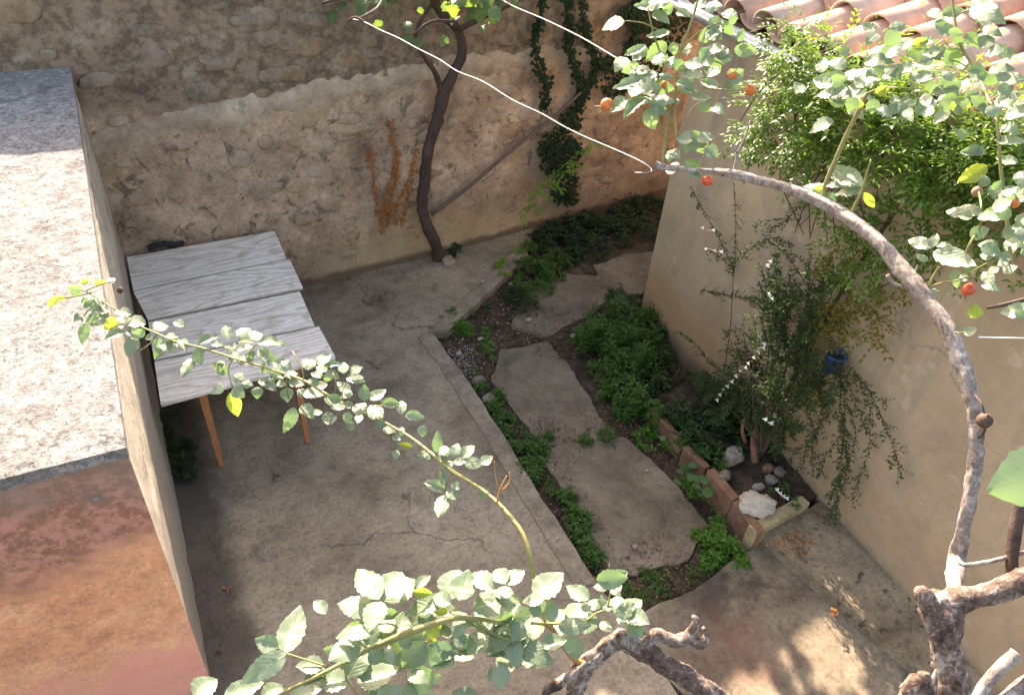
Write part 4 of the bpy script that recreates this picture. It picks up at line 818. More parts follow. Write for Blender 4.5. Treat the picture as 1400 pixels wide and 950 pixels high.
mb = MB(); cane(mb, [(1336, 600, 1.55, 4), (1346, 590, 1.5, 4), (1347, 580, 1.5, 3)], sides=6); cane(mb, [(1333, 540, 1.53, 3), (1342, 552, 1.5, 3), (1346, 566, 1.5, 3)], sides=6); mb.build('hip_stalk', M['twigdark'], rose2, smooth=True)

# ------------------------------------------------------------------ wires
wa = thing('wire', D(890, 233, 2.2), 'bright galvanised wire sagging from the rose cane tip to the far vine', 'wire')
mb = MB(); pts = [(868, 236, 2.26), (884, 237, 2.24), (891, 232, 2.25), (876, 221, 2.28), (840, 205, 2.4), (800, 188, 2.55), (770, 172, 2.7), (740, 155, 2.85), (700, 136, 3.0), (660, 112, 3.2), (625, 97, 3.4), (600, 82, 3.6), (570, 66, 3.8), (545, 52, 4.0), (520, 42, 4.2), (497, 31, 4.4), (480, 27, 4.6)]
cane(mb, [(x, y + rl.uniform(-.8, .8), d, 2.0) for x, y, d in pts], sides=6, n=4); mb.build('strand', M['wire'], wa, smooth=True)
mb = MB(); cane(mb, [(497, 30, 4.4, 5), (485, 24, 4.4, 4), (474, 31, 4.4, 4), (472, 37, 4.4, 3)], sides=6, n=4, rough=.3, nf=60); cane(mb, [(490, 26, 4.4, 4), (505, 18, 4.5, 4), (520, 5, 4.7, 4), (530, -30, 5, 4)], sides=6, n=3); mb.build('tendril', M['twigdark'], wa)
mb = MB(); cane(mb, [(870, 95, 2.3, 2.6), (840, 78, 2.7, 2.5), (790, 49, 3.3, 2.4), (740, 25, 4.1, 2.3), (700, 8, 5.0, 2.2), (670, -10, 5.8, 2.2)], sides=6, n=4)
tag(mb.build('wire', M['wire'], None, origin=D(870, 95, 2.3)), 'second thinner pale wire high above running up to the top of the far vine', 'wire')

# ------------------------------------------------------------------ vine on the far wall
vine = thing('grape_vine', P(600, 352, 0), 'dark twisted vine trunk rising from the patio corner along the stone wall', 'vine')
def vy(pts, Y): return [(AY(x, y, Y + dy), w_ * .40 * 7.6 / F) for x, y, w_, dy in pts]
mb = MB(); tube(mb, [(P(600, 356, -.03), .07)] + vy([(596, 335, 20, -.15), (582, 305, 19, -.16), (577, 275, 18, -.17), (581, 240, 18, -.18), (585, 205, 17, -.18), (597, 165, 18, -.18), (606, 130, 20, -.2), (620, 100, 16, -.2), (631, 75, 14, -.25), (628, 45, 13, -.3), (610, 25, 13, -.35), (595, 5, 12, -.4), (580, -25, 10, -.45)], 6.6), sides=12, n=5, rough=.18, nf=12, ridges=5)
mb.build('trunk', M['vinebark'], vine, smooth=True)
mb = MB(); tube(mb, vy([(605, 128, 12, -.2), (595, 100, 8, -.22), (582, 82, 7, -.25), (570, 60, 6, -.3), (572, 35, 5, -.35), (590, 5, 5, -.4)], 6.6), sides=9, n=4, rough=.18, nf=14); mb.build('branch', M['vinebark'], vine, smooth=True)
mb = MB(); tube(mb, vy([(625, 30, 5, -.9), (590, 30, 4, -.95), (565, 48, 3, -1)], 6.6), sides=6, n=4); tube(mb, vy([(628, 40, 8, -.4), (660, 25, 6, -.6), (700, 5, 5, -.8), (740, -20, 5, -.8)], 6.6), sides=6, n=4); tube(mb, vy([(600, 0, 8, -.5), (540, -10, 6, -.7), (480, -5, 5, -.9), (440, 5, 3, -1)], 6.6), sides=6, n=4)
mb.build('branch', M['vinebark'], vine, smooth=True)
def vp(t): return max(.03, .95 * math.sin(math.pi * min(1, .06 + t * .94) ** .7) ** .8 * (1 + .16 * math.cos(t * 15)))
VL = [leaf_mesh('vine_leaf', 'vineleaf', vp, rows=8, fold=f_, curl=.3, serr=.09, seed=30 + i) for i, f_ in enumerate((.3, -.2, .5))]
VY = [leaf_mesh('vine_leaf', 'lime', vp, rows=8, fold=.3, curl=.3, serr=.09, seed=40)]
rv = random.Random(21)
vleaf = [(440, 15, 14, 's'), (455, 22, 16, 's'), (448, 5, 16, 's'), (470, 8, 12, 'w'), (495, 10, 22, 's'), (512, 5, 18, 's'), (518, 35, 14, 'g'), (515, 3, 8, 'w'), (555, 35, 12, 'w'), (562, 55, 16, 's'), (578, 62, 15, 's'), (605, 12, 14, 'g'), (620, 15, 16, 'y'), (632, 5, 18, 'w'), (640, 28, 14, 'g'), (645, 18, 20, 's'), (655, 22, 18, 'g'), (662, 8, 20, 's'), (672, 18, 18, 's'), (625, 28, 12, 'w'), (610, 56, 14, 's'), (600, 5, 14, 'y'), (590, 10, 12, 'g'), (684, 5, 16, 's'), (700, 8, 12, 's'), (706, 4, 10, 'w'), (545, 0, 16, 's'), (660, 40, 10, 'w'), (575, 15, 10, 'g'), (650, 5, 20, 'd'), (668, 30, 12, 'd')]
for x, y, s, c1 in vleaf:
    a2 = rv.uniform(.7, 2.4); d = 6.3 + rv.uniform(-.5, .2)
    place_leaf(x, y - s * .5, x + math.cos(a2) * s, y - s * .5 + math.sin(a2) * s, s * .9, c1, d, vine, meshes=VY if c1 in 'y' else VL)
for i in range(130):
    x = rv.uniform(400, 800); y = rv.uniform(-190, -8); s = rv.uniform(16, 24); a2 = rv.uniform(0, 6.28)
    if x > 700 and y > -40: continue
    place_leaf(x, y, x + math.cos(a2) * s, y + math.sin(a2) * s, s, rv.choice('wsgw'), 6.4 + rv.uniform(-.6, .3), vine, meshes=VL)

for i in range(110):     # unseen vine leaves added above the wall top to dapple the pavement
    q = Vector((rv.uniform(2.5, 4.9), rv.uniform(6.2, 6.6), rv.uniform(3.25, 4.1))); a2 = rv.uniform(0, 6.28); s = rv.uniform(.12, .2); dv = Vector((math.cos(a2), math.sin(a2), -.2)).normalized(); nn_ = UP + rvec(rv) * .6; sx = dv.cross(nn_).normalized(); nn_ = sx.cross(dv)
    share('leaf', rv.choice(VL), Matrix(((sx.x * s, dv.x * s, nn_.x * s, q.x), (sx.y * s, dv.y * s, nn_.y * s, q.y), (sx.z * s, dv.z * s, nn_.z * s, q.z), (0, 0, 0, 1))), vine)
# ------------------------------------------------------------------ leaning pole
pts = [(590, 294), (640, 256), (700, 205), (750, 166), (800, 122), (835, 92), (870, 60)]
mb = MB(); tube(mb, [(AY(x, y, wall_y(AY(x, y, 6.7).x) - .09 - .02 * math.sin(i)), (.022 - .0014 * i)) for i, (x, y) in enumerate(pts)], sides=8, n=4, rough=.12, nf=10)
tag(mb.build('pole', M['pole'], None, origin=AY(590, 294, 6.5), smooth=True), 'long thin grey stick leaning up to the right across the stone wall', 'stick')

# ------------------------------------------------------------------ small-leaf foliage
def add_leaf(mb, q, d, nrm, ln, wd):
    d = d.normalized(); s = d.cross(nrm)
    if s.length < 1e-4: s = d.orthogonal()
    s.normalize(); u = s.cross(d)
    mb.add([q, q + d * ln * .5 + s * wd * .5 + u * wd * .15, q + d * ln - u * ln * .12, q + d * ln * .5 - s * wd * .5 + u * wd * .15, q + d * ln * .5], [(0, 1, 4), (4, 1, 2), (0, 4, 3), (4, 2, 3)])
def sprig(mb, r, q, d, L_, n_, ln, wd, upb=.6):
    d = d.normalized(); s = d.cross(UP + rvec(r) * .3)
    if s.length < .05: s = d.orthogonal()
    s.normalize(); u = s.cross(d)
    for i in range(n_):
        t = (i + .6) / n_; b2 = q + d * L_ * t + Vector((0, 0, -.25 * L_ * t * t)); nn_ = (u * .5 + UP * upb + rvec(r) * .35).normalized()
        for sg in (-1, 1): add_leaf(mb, b2, s * sg + d * .7 + rvec(r) * .15, nn_, ln * r.uniform(.7, 1.1), wd)
    add_leaf(mb, q + d * L_, d, UP, ln * 1.2, wd)
def cloud(mb, r, blobs, plane, thick, per, L_=.13, n_=4, ln=.052, wd=.022, wall=None, surf=True, gap=0.0):
    for px, py, rad in blobs:
        c = plane(px, py); dep = (c - CAM).dot(fwd); R_ = rad * dep / F; k = int(per * (R_ / .25) ** 2)
        for i in range(k):
            v = rvec(r); v *= (r.random() ** (.45 if surf else .33)); q = c + Vector((v.x * thick, v.y * R_, v.z * R_))
            if noise.noise(Vector((q.x * 2, q.y, q.z)) * 5.5) < -.06 + gap: continue
            if wall and q.x > wall(q.y) - .02: q.x = wall(q.y) - .02 - r.random() * .08
            out = (q - c); d = Vector((-abs(r.gauss(0, .7)), r.gauss(0, .8), r.gauss(-.1, .7))) + out.normalized() * .6
            sprig(mb, r, q, d, L_ * r.uniform(.6, 1.3), n_, ln, wd)
rj = random.Random(31)
jas = thing('climbing_jasmine', (4.0, 2.6, 0), 'dense glossy green climber spilling over the tiled eave and down the house wall', 'climber')
hpl = lambda off: (lambda x, y: AX(x, y, 4.1 - off))
bl_top = [(1085, 62, 36), (1120, 90, 50), (1060, 125, 40), (1030, 160, 38), (1085, 165, 45), (1150, 130, 60), (1050, 195, 24), (1120, 180, 50), (1190, 160, 60), (1230, 200, 70), (1290, 200, 75), (1350, 190, 75), (1420, 200, 90), (1290, 130, 40), (1230, 120, 40)]
bl_mid = [(1110, 225, 34), (1150, 250, 50), (1200, 265, 60), (1270, 265, 60), (1340, 270, 65), (1410, 290, 80), (1190, 320, 42), (1250, 320, 45), (1330, 330, 48), (1400, 350, 50), (1170, 370, 34), (1215, 375, 30), (1150, 330, 26)]
mb = MB(); cloud(mb, rj, bl_top, hpl(.22), .20, 150, wall=None); cloud(mb, rj, bl_mid, hpl(.18), .13, 95, gap=.12, wall=lambda y: hx(y)); mb.build('foliage', M['jasmine'], jas)['kind'] = 'stuff'
mb = MB(); cloud(mb, rj, [(1135, 400, 30), (1160, 415, 30), (1190, 445, 26), (1140, 365, 26), (1150, 455, 26), (1205, 410, 24), (1225, 395, 20), (1120, 470, 20), (1110, 540, 18), (1100, 520, 14), (1150, 350, 26), (1165, 330, 24), (1190, 380, 26), (1130, 430, 24)], hpl(.12), .08, 80, ln=.045, wall=lambda y: hx(y)); mb.build('yellowing_foliage', M['jasmineyellow'], jas)['kind'] = 'stuff'
mb = MB()
for i in range(26):
    y = rj.uniform(2.3, 3.9); z = rj.uniform(2.4, 2.95); x = hx(y); p0 = Vector((x - .05, y, z)); tube(mb, [(p0, .006), (p0 + Vector((-.08, rj.uniform(-.2, .2), -.2)), .005), (p0 + Vector((-.06, rj.uniform(-.3, .3), -.5)), .003)], sides=5, n=3)
mb.build('hanging_stem', M['twigdark'], jas)['kind'] = 'stuff'
mb = MB(); tube(mb, [(Vector((3.95, 2.75, .12)), .018), (Vector((4.02, 2.8, .8)), .016), (Vector((4.06, 2.75, 1.6)), .014), (Vector((4.05, 2.6, 2.4)), .012)], sides=6, n=3)
mb.build('stem', M['twigdark'], jas)
# long arching green runners on top of the eave
mb = MB()
for i in range(80):
    x = rj.uniform(1110, 1400); y = rj.uniform(70, 240); q = hpl(.35)(x, y); d = Vector((rj.uniform(-1, .2), rj.uniform(-1, 1), rj.uniform(.1, .8))).normalized(); L_ = rj.uniform(.2, .45)
    sprig(mb, rj, q, d, L_, 7, .045, .014)
mb.build('runner', M['lime'], jas)['kind'] = 'stuff'

# shrub in the raised bed
shr = thing('shrub', P(1040, 640, .12), 'dark small-leaved shrub growing from the raised bed up against the house wall', 'shrub')
mb = MB()
base = P(1040, 625, .14)
for tx, ty, off in ((1070, 470, .25), (1110, 440, .15), (1030, 500, .3), (1000, 560, .35), (1060, 400, .12), (1120, 360, .08), (1085, 540, .2), (1015, 450, .25)):
    e = AX(tx, ty, 4.08 - off); m_ = base.lerp(e, .5) + Vector((rj.uniform(-.05, .05), rj.uniform(-.08, .08), .08)); one('stem', 'twigdark', shr, [(base, .016), (m_, .009), (e, .003)], sides=6, n=4)

mb = MB(); tube(mb, [(P(1032, 632, .12), .035), (AX(1030, 600, 3.85), .028), (AX(1034, 585, 3.88), .02), (AX(1045, 560, 3.9), .012)], sides=8, n=4, rough=.2, nf=20); mb.build('stem', M['twigred'], shr, smooth=True)['label'] = 'thickest reddish stem'; mb = MB(); tube(mb, [(P(1022, 612, .12), .02), (AX(1015, 590, 3.75), .015), (AX(1018, 570, 3.75), .008)], sides=6, n=3, rough=.2, nf=20)
mb.build('stem', M['twigred'], shr, smooth=True)
mb = MB(); tube(mb, [(P(1056, 615, .14), .004), (AX(1075, 595, 4.0), .003), (AX(1090, 583, 4.0), .002)], sides=5, n=3)
mb.build('stem', M['twigred'], shr, smooth=True)

def strand(mbS, mbL, r, pts, plane=None, sp=.03, ln=.03, wd=.013, rad=.0025, side=.7, sl_=.07):
    path = smooth_path([(plane(x, y) if plane else Vector((x, y)) , rad) for x, y in pts] if plane else [(q, rad) for q in pts], 5); tube(mbS, path, sides=4, n=1); acc = 0
    for (a, _), (b2, _) in zip(path, path[1:]):
        d = (b2 - a); L_ = d.length
        if L_ < 1e-6: continue
        dn_ = d.normalized()
        while acc < L_:
            q = a + d * (acc / L_); s = rvec(r); s = (s - dn_ * s.dot(dn_)).normalized()
            if r.random() < side: sprig(mbL, r, q, s + dn_ * .9, sl_ * r.uniform(.4, 1.3), 3, ln * .85, wd * .9)
            for sg in (-1, 1): add_leaf(mbL, q, s * sg + dn_ * .6, UP + rvec(r) * .6, ln * r.uniform(.7, 1.2), wd)
            acc += sp * r.uniform(.7, 1.3)
        acc -= L_
SB = [(1010, 500, 30), (1060, 380, 24), (1085, 440, 34), (1045, 480, 44), (1110, 470, 34), (1115, 520, 30), (1000, 540, 36), (1020, 600, 26), (960, 530, 20), (1050, 560, 34), (985, 575, 30), (970, 560, 22), (1005, 545, 32), (1040, 490, 40), (1060, 520, 46), (1100, 500, 36), (1015, 520, 30), (1030, 560, 36), (1080, 560, 34), (1000, 580, 26), (1060, 590, 24), (985, 545, 20), (1120, 380, 24), (1060, 410, 20)]
mS, mL = MB(), MB()
for i in range(330):
    px, py, rad = rj.choice(SB); a2 = rj.uniform(0, 6.28); rr = rad * math.sqrt(rj.random()) * 1.15; e = hpl(rj.uniform(.06, .42))(px + math.cos(a2) * rr, py + math.sin(a2) * rr)
    if e.x > hx(e.y) - .03: e.x = hx(e.y) - .03
    s0_ = e + (base + Vector((0, 0, .3)) - e) * rj.uniform(.12, .3) + rvec(rj) * .05
    strand(mS, mL, rj, [s0_, s0_.lerp(e, .5) + rvec(rj) * .02 + Vector((0, 0, .02)), e, e + (e - s0_) * .25 + Vector((0, 0, -.03))], None, .032, .036, .016, .002, .6, .06)
mS.build('twig', M['twigdark'], shr)['kind'] = 'stuff'; mL.build('foliage', M['darkleaf'], shr)['kind'] = 'stuff'
mS, mL = MB(), MB()
for pts in ([(1050, 440), (1052, 400), (1050, 365)], [(1060, 430), (1080, 400), (1090, 385)], [(1030, 470), (1010, 450), (990, 460)], [(1010, 520), (975, 500), (950, 470), (930, 455)], [(1000, 540), (970, 530), (945, 510)], [(1110, 400), (1075, 350), (1045, 330), (1010, 350)], [(1095, 300), (1060, 300), (1030, 310)], [(1130, 400), (1100, 360), (1080, 345)], [(1100, 560), (1110, 580), (1115, 590)]): strand(mS, mL, rj, pts, hpl(.12))
mS.build('twig', M['twigdark'], shr)['kind'] = 'stuff'; mL.build('leaf_spray', M['darkleaf'], shr)['kind'] = 'stuff'
mb = MB(); mS = MB()
for pts, k in (([(1046, 470), (1030, 490), (1012, 508), (995, 527), (980, 546)], 13), ([(1045, 572), (1055, 580)], 4), ([(1050, 365), (1052, 358)], 3), ([(1050, 402), (1055, 408)], 3), ([(960, 312), (975, 316)], 2), ([(966, 340), (985, 345)], 3), ([(1062, 670), (1075, 680)], 5)):
    path = smooth_path([(hpl(.42)(x, y), .002) for x, y in pts], 6); tube(mS, path, sides=4, n=1)
    for i in range(k):
        q = path[int(i * (len(path) - 1) / max(1, k - 1))][0] + rvec(rj) * .008
        for j in range(5): a2 = j * 1.257; add_leaf(mb, q, Vector((math.cos(a2) * .7 - .3, math.sin(a2), .5 * math.cos(a2 * 2) + .3)), Vector((-.6, -.4, .8)), .019, .011)
mS.build('leaf_tip_stalk', M['twigorange'], shr); mb.build('sunlit_leaf_tip', M['tip_and_string'], shr)['kind'] = 'stuff'  # sunlit leaf tips of the shrub painted as small white stars

# wispy climber on the wall left of the shrub
wsp = thing('wispy_climber', AX(998, 450, 4.15), 'thin wispy dark climber with sparse leaves on the open house wall', 'climber')
mS, mL = MB(), MB()
strand(mS, mL, rj, [(1003, 250), (1006, 300), (1005, 350), (1003, 375)], hpl(0), .05); strand(mS, mL, rj, [(945, 255), (960, 285), (980, 320), (1003, 365)], hpl(.02), .03); strand(mS, mL, rj, [(965, 340), (985, 352), (1002, 368)], hpl(.02), .03)
strand(mS, mL, rj, [(1004, 360), (1020, 345), (1040, 332), (1060, 325), (1085, 335)], hpl(.02), .03); strand(mS, mL, rj, [(960, 396), (985, 402), (1020, 408), (1045, 414)], hpl(.05), .025)
strand(mS, mL, rj, [(1100, 270), (1085, 290), (1070, 305), (1050, 315)], hpl(.05), .02)
tube(mS, [(hpl(0)(1003, 365), .003), (hpl(0)(1001, 410), .003), (hpl(0)(997, 460), .0035), (hpl(0)(985, 540), .004)], sides=4, n=3)
mS.build('twig', M['twigdark'], wsp)['kind'] = 'stuff'; mL.build('leaf_spray', M['darkleaf'], wsp)['kind'] = 'stuff'

# hanging blue pot + trailing plant
pq = AX(1140, 494, 4.02); pot = thing('flower_pot', pq, 'small blue pot hanging on the house wall below yellowing leaves', 'pot')
vs = []; fs = []; prof = [(.0, -.075), (.050, -.075), (.066, .03), (.066, .045), (.074, .045), (.076, .07), (.068, .07), (.064, .03), (.0, .03)]
for rr, h in prof:
    for k in range(20): a2 = k * math.pi / 10; vs.append(pq + Vector((math.cos(a2) * rr, math.sin(a2) * rr, h)))
for i in range(len(prof) - 1):
    for k in range(20): k2 = (k + 1) % 20; fs.append((i * 20 + k, i * 20 + k2, (i + 1) * 20 + k2, (i + 1) * 20 + k))
MB().add(vs, fs).build('pot_body', M['pot'], pot, smooth=True)
mb = MB(); tube(mb, [(pq + Vector((-.075 + .0, 0, .05)), .003), (pq + Vector((0, 0, .085)), .003), (pq + Vector((.085, 0, .12)), .003)], sides=5, n=3); mb.build('hanger', M['twigdark'], pot)
trl = thing('trailing_plant', pq + Vector((0, 0, .05)), 'small-leaved plant trailing from the blue pot in long strands down the wall', 'plant')
mS, mL = MB(), MB(); pp = hpl(.10)
for pts, sp in (([(1145, 490), (1152, 530), (1155, 575), (1150, 620), (1146, 670), (1140, 715)], .012), ([(1145, 495), (1140, 540), (1150, 590), (1158, 640), (1140, 700)], .016), ([(1140, 500), (1135, 550), (1115, 590), (1100, 625), (1085, 650)], .02), ([(1150, 495), (1165, 540), (1178, 575), (1190, 605), (1180, 640), (1165, 680)], .018), ([(1160, 500), (1185, 530), (1205, 570), (1222, 610), (1233, 655)], .013), ([(1140, 500), (1120, 530), (1125, 570), (1110, 610), (1112, 650)], .022), ([(1150, 500), (1160, 560), (1170, 600), (1150, 650), (1130, 690)], .02), ([(1150, 500), (1150, 560), (1160, 610), (1148, 660)], .013), ([(1170, 510), (1195, 540), (1212, 550)], .02), ([(1135, 560), (1110, 600), (1085, 620), (1080, 640)], .022), ([(1160, 510), (1175, 520), (1190, 560), (1185, 590)], .018), ([(1130, 510), (1118, 520), (1120, 545)], .02), ([(1150, 600), (1130, 620), (1120, 650)], .02)):
    strand(mS, mL, rj, pts, (lambda o: (lambda x, y: AX(x, y, 4.0 - o)))(rj.uniform(-.02, .10)), sp * 1.9, .028, .013, .002, .75, .075)
mS.build('twig', M['twigdark'], trl)['kind'] = 'stuff'; mL.build('leaf_spray', M['darkleaf'], trl)['kind'] = 'stuff'
mb = MB(); q0, q1 = AX(1050, 453, 3.95), AX(1142, 456, 4.02); tube(mb, [(q0, .003), (q0.lerp(q1, .5) + Vector((0, 0, -.01)), .003), (q1, .003)], sides=5, n=3)
tag(mb.build('string', M['tip_and_string'], None, origin=q0), 'short pale string stretched across the shrub above the blue pot', 'string')
mb = MB(); q0, q1 = D(1338, 461, 1.6), D(1430, 463, 1.6); tube(mb, [(q0, .0012), (q1, .0012)], sides=5, n=1)
tag(mb.build('string', M['tip_and_string'], None, origin=q0), 'thin pale string at the right edge beside the arched rose cane', 'string')

# ------------------------------------------------------------------ ivy on the far wall
def wpl(off): 
    def f_(x, y):
        q = AY(x, y, 6.7); q = AY(x, y, wall_y(q.x) - off); return q
    return f_
def ivy(label, cols, tufts=(), big=.05):
    root = thing('ivy', wpl(.03)(*cols[0][0][0][:2]), label, 'ivy', 'ivy plants hanging on the stone wall'); mS, mL = MB(), MB()
    for pts, wd in cols:
        path = smooth_path([(wpl(.04)(x, y), .008) for x, y in pts], 8); tube(mS, path, sides=5, n=1)
        for q, _ in path:
            for k in range(max(4, int(wd / .9))):
                o2 = Vector((rj.gauss(0, wd * .5) * 7.6 / F * .8, -rj.uniform(0, .06), rj.gauss(0, .035))); s_ = big * rj.uniform(.6, 1.2); add_leaf(mL, q + o2, Vector((rj.uniform(-1, 1), -.3, rj.uniform(-1, .2))), Vector((0, -1, .5)) + rvec(rj) * .5, s_, s_ * .9)
    for x, y, rad in tufts:
        for k in range(int(rad * 7)):
            a2 = rj.uniform(0, 6.28); rr = rad * math.sqrt(rj.random()); q = wpl(.03 + rj.random() * .1)(x + math.cos(a2) * rr, y + math.sin(a2) * rr); s_ = big * rj.uniform(.6, 1.2); add_leaf(mL, q, Vector((rj.uniform(-1, 1), -.3, rj.uniform(-1, .2))), Vector((0, -1, .5)) + rvec(rj) * .5, s_, s_ * .9)
    mS.build('twig', M['twigdark'], root)['kind'] = 'stuff'; mL.build('foliage', M['ivy'], root)['kind'] = 'stuff'
ivy('narrow leftmost strand of dark ivy hanging on the stone wall', [([(740, -10), (736, 30), (728, 50), (735, 90), (745, 115), (742, 145)], 8)])
ivy('wide dark ivy column widening to a tuft low on the stone wall', [([(772, -10), (776, 30), (776, 60), (785, 95), (795, 120), (790, 150)], 9)], [(778, 165, 16), (760, 195, 22), (775, 215, 22), (758, 225, 18), (770, 245, 18), (768, 265, 14), (748, 205, 12), (785, 200, 12), (780, 270, 10)])
ivy('thin ivy strand slanting down right of the wide ivy column', [([(793, -10), (797, 30), (802, 55), (812, 80), (808, 105), (795, 125), (785, 150)], 8)])
ivy('dark ivy mass in the shaded corner behind the house', [([(870, -10), (865, 40), (860, 90), (850, 120)], 12)], [(845, 115, 22), (830, 85, 12), (870, 70, 20), (905, 60, 22), (890, 20, 26), (925, 25, 20), (890, 100, 18), (860, 20, 14)])

# dried creeper strands (rust orange) on the wall
dc = thing('dried_creeper', wpl(.02)(535, 310), 'rust orange dried creeper strands fanning up the stone wall beside the vine trunk', 'creeper')
mS, mL = MB(), MB()
for pts in ([(523, 318), (517, 290), (512, 260), (508, 225), (502, 205)], [(524, 300), (526, 270), (535, 245), (540, 215), (536, 190), (533, 168)], [(530, 300), (535, 270), (543, 240), (543, 210)], [(540, 305), (545, 275), (556, 255), (562, 235), (568, 205)], [(550, 308), (553, 285), (560, 262)], [(528, 310), (533, 292), (530, 280)]):
    path = smooth_path([(wpl(.02)(x, y), .004) for x, y in pts], 7); tube(mS, path, sides=4, n=1)
    for q, _ in path:
        for k in range(5): s_ = rj.uniform(.015, .035); add_leaf(mL, q + Vector((rj.gauss(0, .018), -.01, rj.gauss(0, .02))), Vector((rj.uniform(-1, 1), -.2, rj.uniform(-1, 1))), Vector((0, -1, .3)) + rvec(rj) * .5, s_, s_ * .7)
mS.build('twig', M['rustleaf'], dc)['kind'] = 'stuff'; mL.build('leaf_spray', M['rustleaf'], dc)['kind'] = 'stuff'

# lime green seedling
lm = thing('sapling', P(700, 372, 0), 'bright lime green feathery sapling in front of the dark ivy', 'sapling')
mS, mL = MB(), MB(); sp_ = lambda x, y: AY(x, y, 6.35)
stem = [(P(706, 352, 0), .006)] + [(sp_(x, y), .004) for x, y in ((716, 300), (728, 275), (745, 250), (765, 232), (785, 215), (808, 200))]
tube(mS, stem, sides=5, n=4)
for x, y, n_, L_ in ((808, 200, 5, .13), (795, 208, 5, .12), (778, 222, 6, .14), (770, 235, 6, .15), (752, 245, 7, .16), (742, 248, 6, .15), (735, 262, 6, .14), (728, 280, 5, .12), (712, 288, 4, .12), (725, 270, 4, .12), (690, 352, 5, .10), (680, 372, 4, .1), (700, 340, 4, .1), (672, 360, 4, .08), (812, 195, 3, .1)):
    q = sp_(x, y) if y < 330 else P(x, y, .05); sprig(mL, rj, q, Vector((rj.uniform(-1, 1), -.4, rj.uniform(-.3, .6))), L_, n_, .06, .026)
    sprig(mL, rj, q, Vector((rj.uniform(-1, 1), -.4, rj.uniform(-.3, .3))), L_, n_, .06, .026)
mS.build('stem', M['lime'], lm); mL.build('leaf_spray', M['lime'], lm)['kind'] = 'stuff'

# ------------------------------------------------------------------ weeds
def weeds(name, label, blobs, mat, h, dens, ln=.035, wd=.022, cat='weeds', z0=-.07):
    r = rj; mb = MB()
    for px, py, rad in blobs:
        c = P(px, py, z0 + h * .3); dep = (c - CAM).dot(fwd); R_ = rad * dep / F
        k = int(dens * (R_ / .15) ** 2)
        for i in range(k):
            a2 = r.uniform(0, 6.28); rr = math.sqrt(r.random()) * R_ * 1.1; x = c.x + math.cos(a2) * rr * 1.0; y = c.y + math.sin(a2) * rr * 1.35
            nz_ = noise.noise(Vector((x * 9, y * 9, 5.5)))
            if nz_ < -.12 + r.uniform(-.1, .1): continue
            hh = h * (1 - .7 * (rr / R_ / 1.1) ** 2) * r.uniform(.25, 1) * (1 + 1.1 * nz_)
            q = Vector((x, y, z0 + hh))
            for j in range(3): a3 = j * 2.1 + a2; add_leaf(mb, q, Vector((math.cos(a3), math.sin(a3), r.uniform(-.2, .7))), UP + rvec(r) * .5, ln * r.uniform(.6, 1.5), wd)
    c = P(blobs[0][0], blobs[0][1], z0); o = mb.build(name, M[mat], None, origin=c); return tag(o, label, cat, 'weeds growing in the courtyard' if cat == 'weeds' else None, 'stuff')
weeds('weeds', 'low green weeds growing along the patio kerb beside the path', [(672, 562, 14), (695, 585, 20), (715, 612, 22), (722, 635, 20), (738, 655, 14), (765, 682, 18), (775, 700, 16), (790, 728, 16), (800, 748, 12), (642, 512, 10), (655, 530, 8), (808, 765, 10), (680, 545, 9), (745, 640, 10), (785, 655, 7), (690, 605, 12), (735, 615, 14), (745, 600, 10), (800, 600, 10), (830, 598, 9), (780, 675, 10), (800, 715, 10), (815, 760, 10)], 'weed', .10, 260)
weeds('weeds', 'bright green weed tuft at the bend of the patio kerb', [(618, 438, 18), (632, 448, 14), (652, 458, 16), (672, 480, 12), (640, 430, 10), (625, 455, 10)], 'weedbright', .10, 150)
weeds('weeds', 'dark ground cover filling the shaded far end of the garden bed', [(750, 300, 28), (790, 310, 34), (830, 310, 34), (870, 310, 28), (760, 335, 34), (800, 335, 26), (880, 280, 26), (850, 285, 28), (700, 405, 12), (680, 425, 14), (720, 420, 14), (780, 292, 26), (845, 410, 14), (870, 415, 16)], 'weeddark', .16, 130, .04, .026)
weeds('weeds', 'mid green weed clump at the left of the far path slab', [(735, 350, 24), (725, 370, 22), (750, 375, 20), (710, 395, 10), (745, 395, 12), (725, 400, 12), (765, 355, 14)], 'weed', .14, 150, .04, .024)
bush = weeds('weeds', 'bushy rounded green weed beside the path near the house corner', [(850, 445, 38), (875, 475, 40), (840, 480, 36), (868, 510, 36), (815, 465, 24), (895, 450, 24), (850, 545, 26), (870, 560, 22), (800, 470, 16), (830, 510, 20)], 'weed', .26, 190, .045, .026)
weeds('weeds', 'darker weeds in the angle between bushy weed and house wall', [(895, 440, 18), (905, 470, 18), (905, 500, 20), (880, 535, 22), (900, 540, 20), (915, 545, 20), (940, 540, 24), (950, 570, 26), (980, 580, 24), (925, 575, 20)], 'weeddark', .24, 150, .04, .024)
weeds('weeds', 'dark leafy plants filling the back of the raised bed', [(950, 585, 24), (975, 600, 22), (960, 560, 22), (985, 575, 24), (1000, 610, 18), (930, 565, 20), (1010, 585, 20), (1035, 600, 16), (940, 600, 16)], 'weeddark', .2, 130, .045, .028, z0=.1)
weeds('weeds', 'green weeds along the foot of the red slab edging', [(965, 690, 14), (975, 715, 20), (985, 745, 24), (1000, 762, 18), (960, 745, 16), (1010, 745, 14), (970, 770, 14), (945, 665, 12), (950, 690, 12), (880, 600, 12), (900, 610, 16), (905, 590, 16), (895, 570, 14), (925, 600, 16), (940, 625, 16), (955, 650, 14), (930, 615, 14), (915, 575, 12)], 'weedbright', .13, 170, .04, .026)
weeds('weeds', 'thin low weeds between the near path slab and the pavement', [(885, 800, 22), (865, 805, 16), (905, 795, 18), (860, 790, 12), (925, 785, 16), (945, 780, 14), (875, 785, 12), (850, 805, 10)], 'weed', .035, 150, .022, .012)
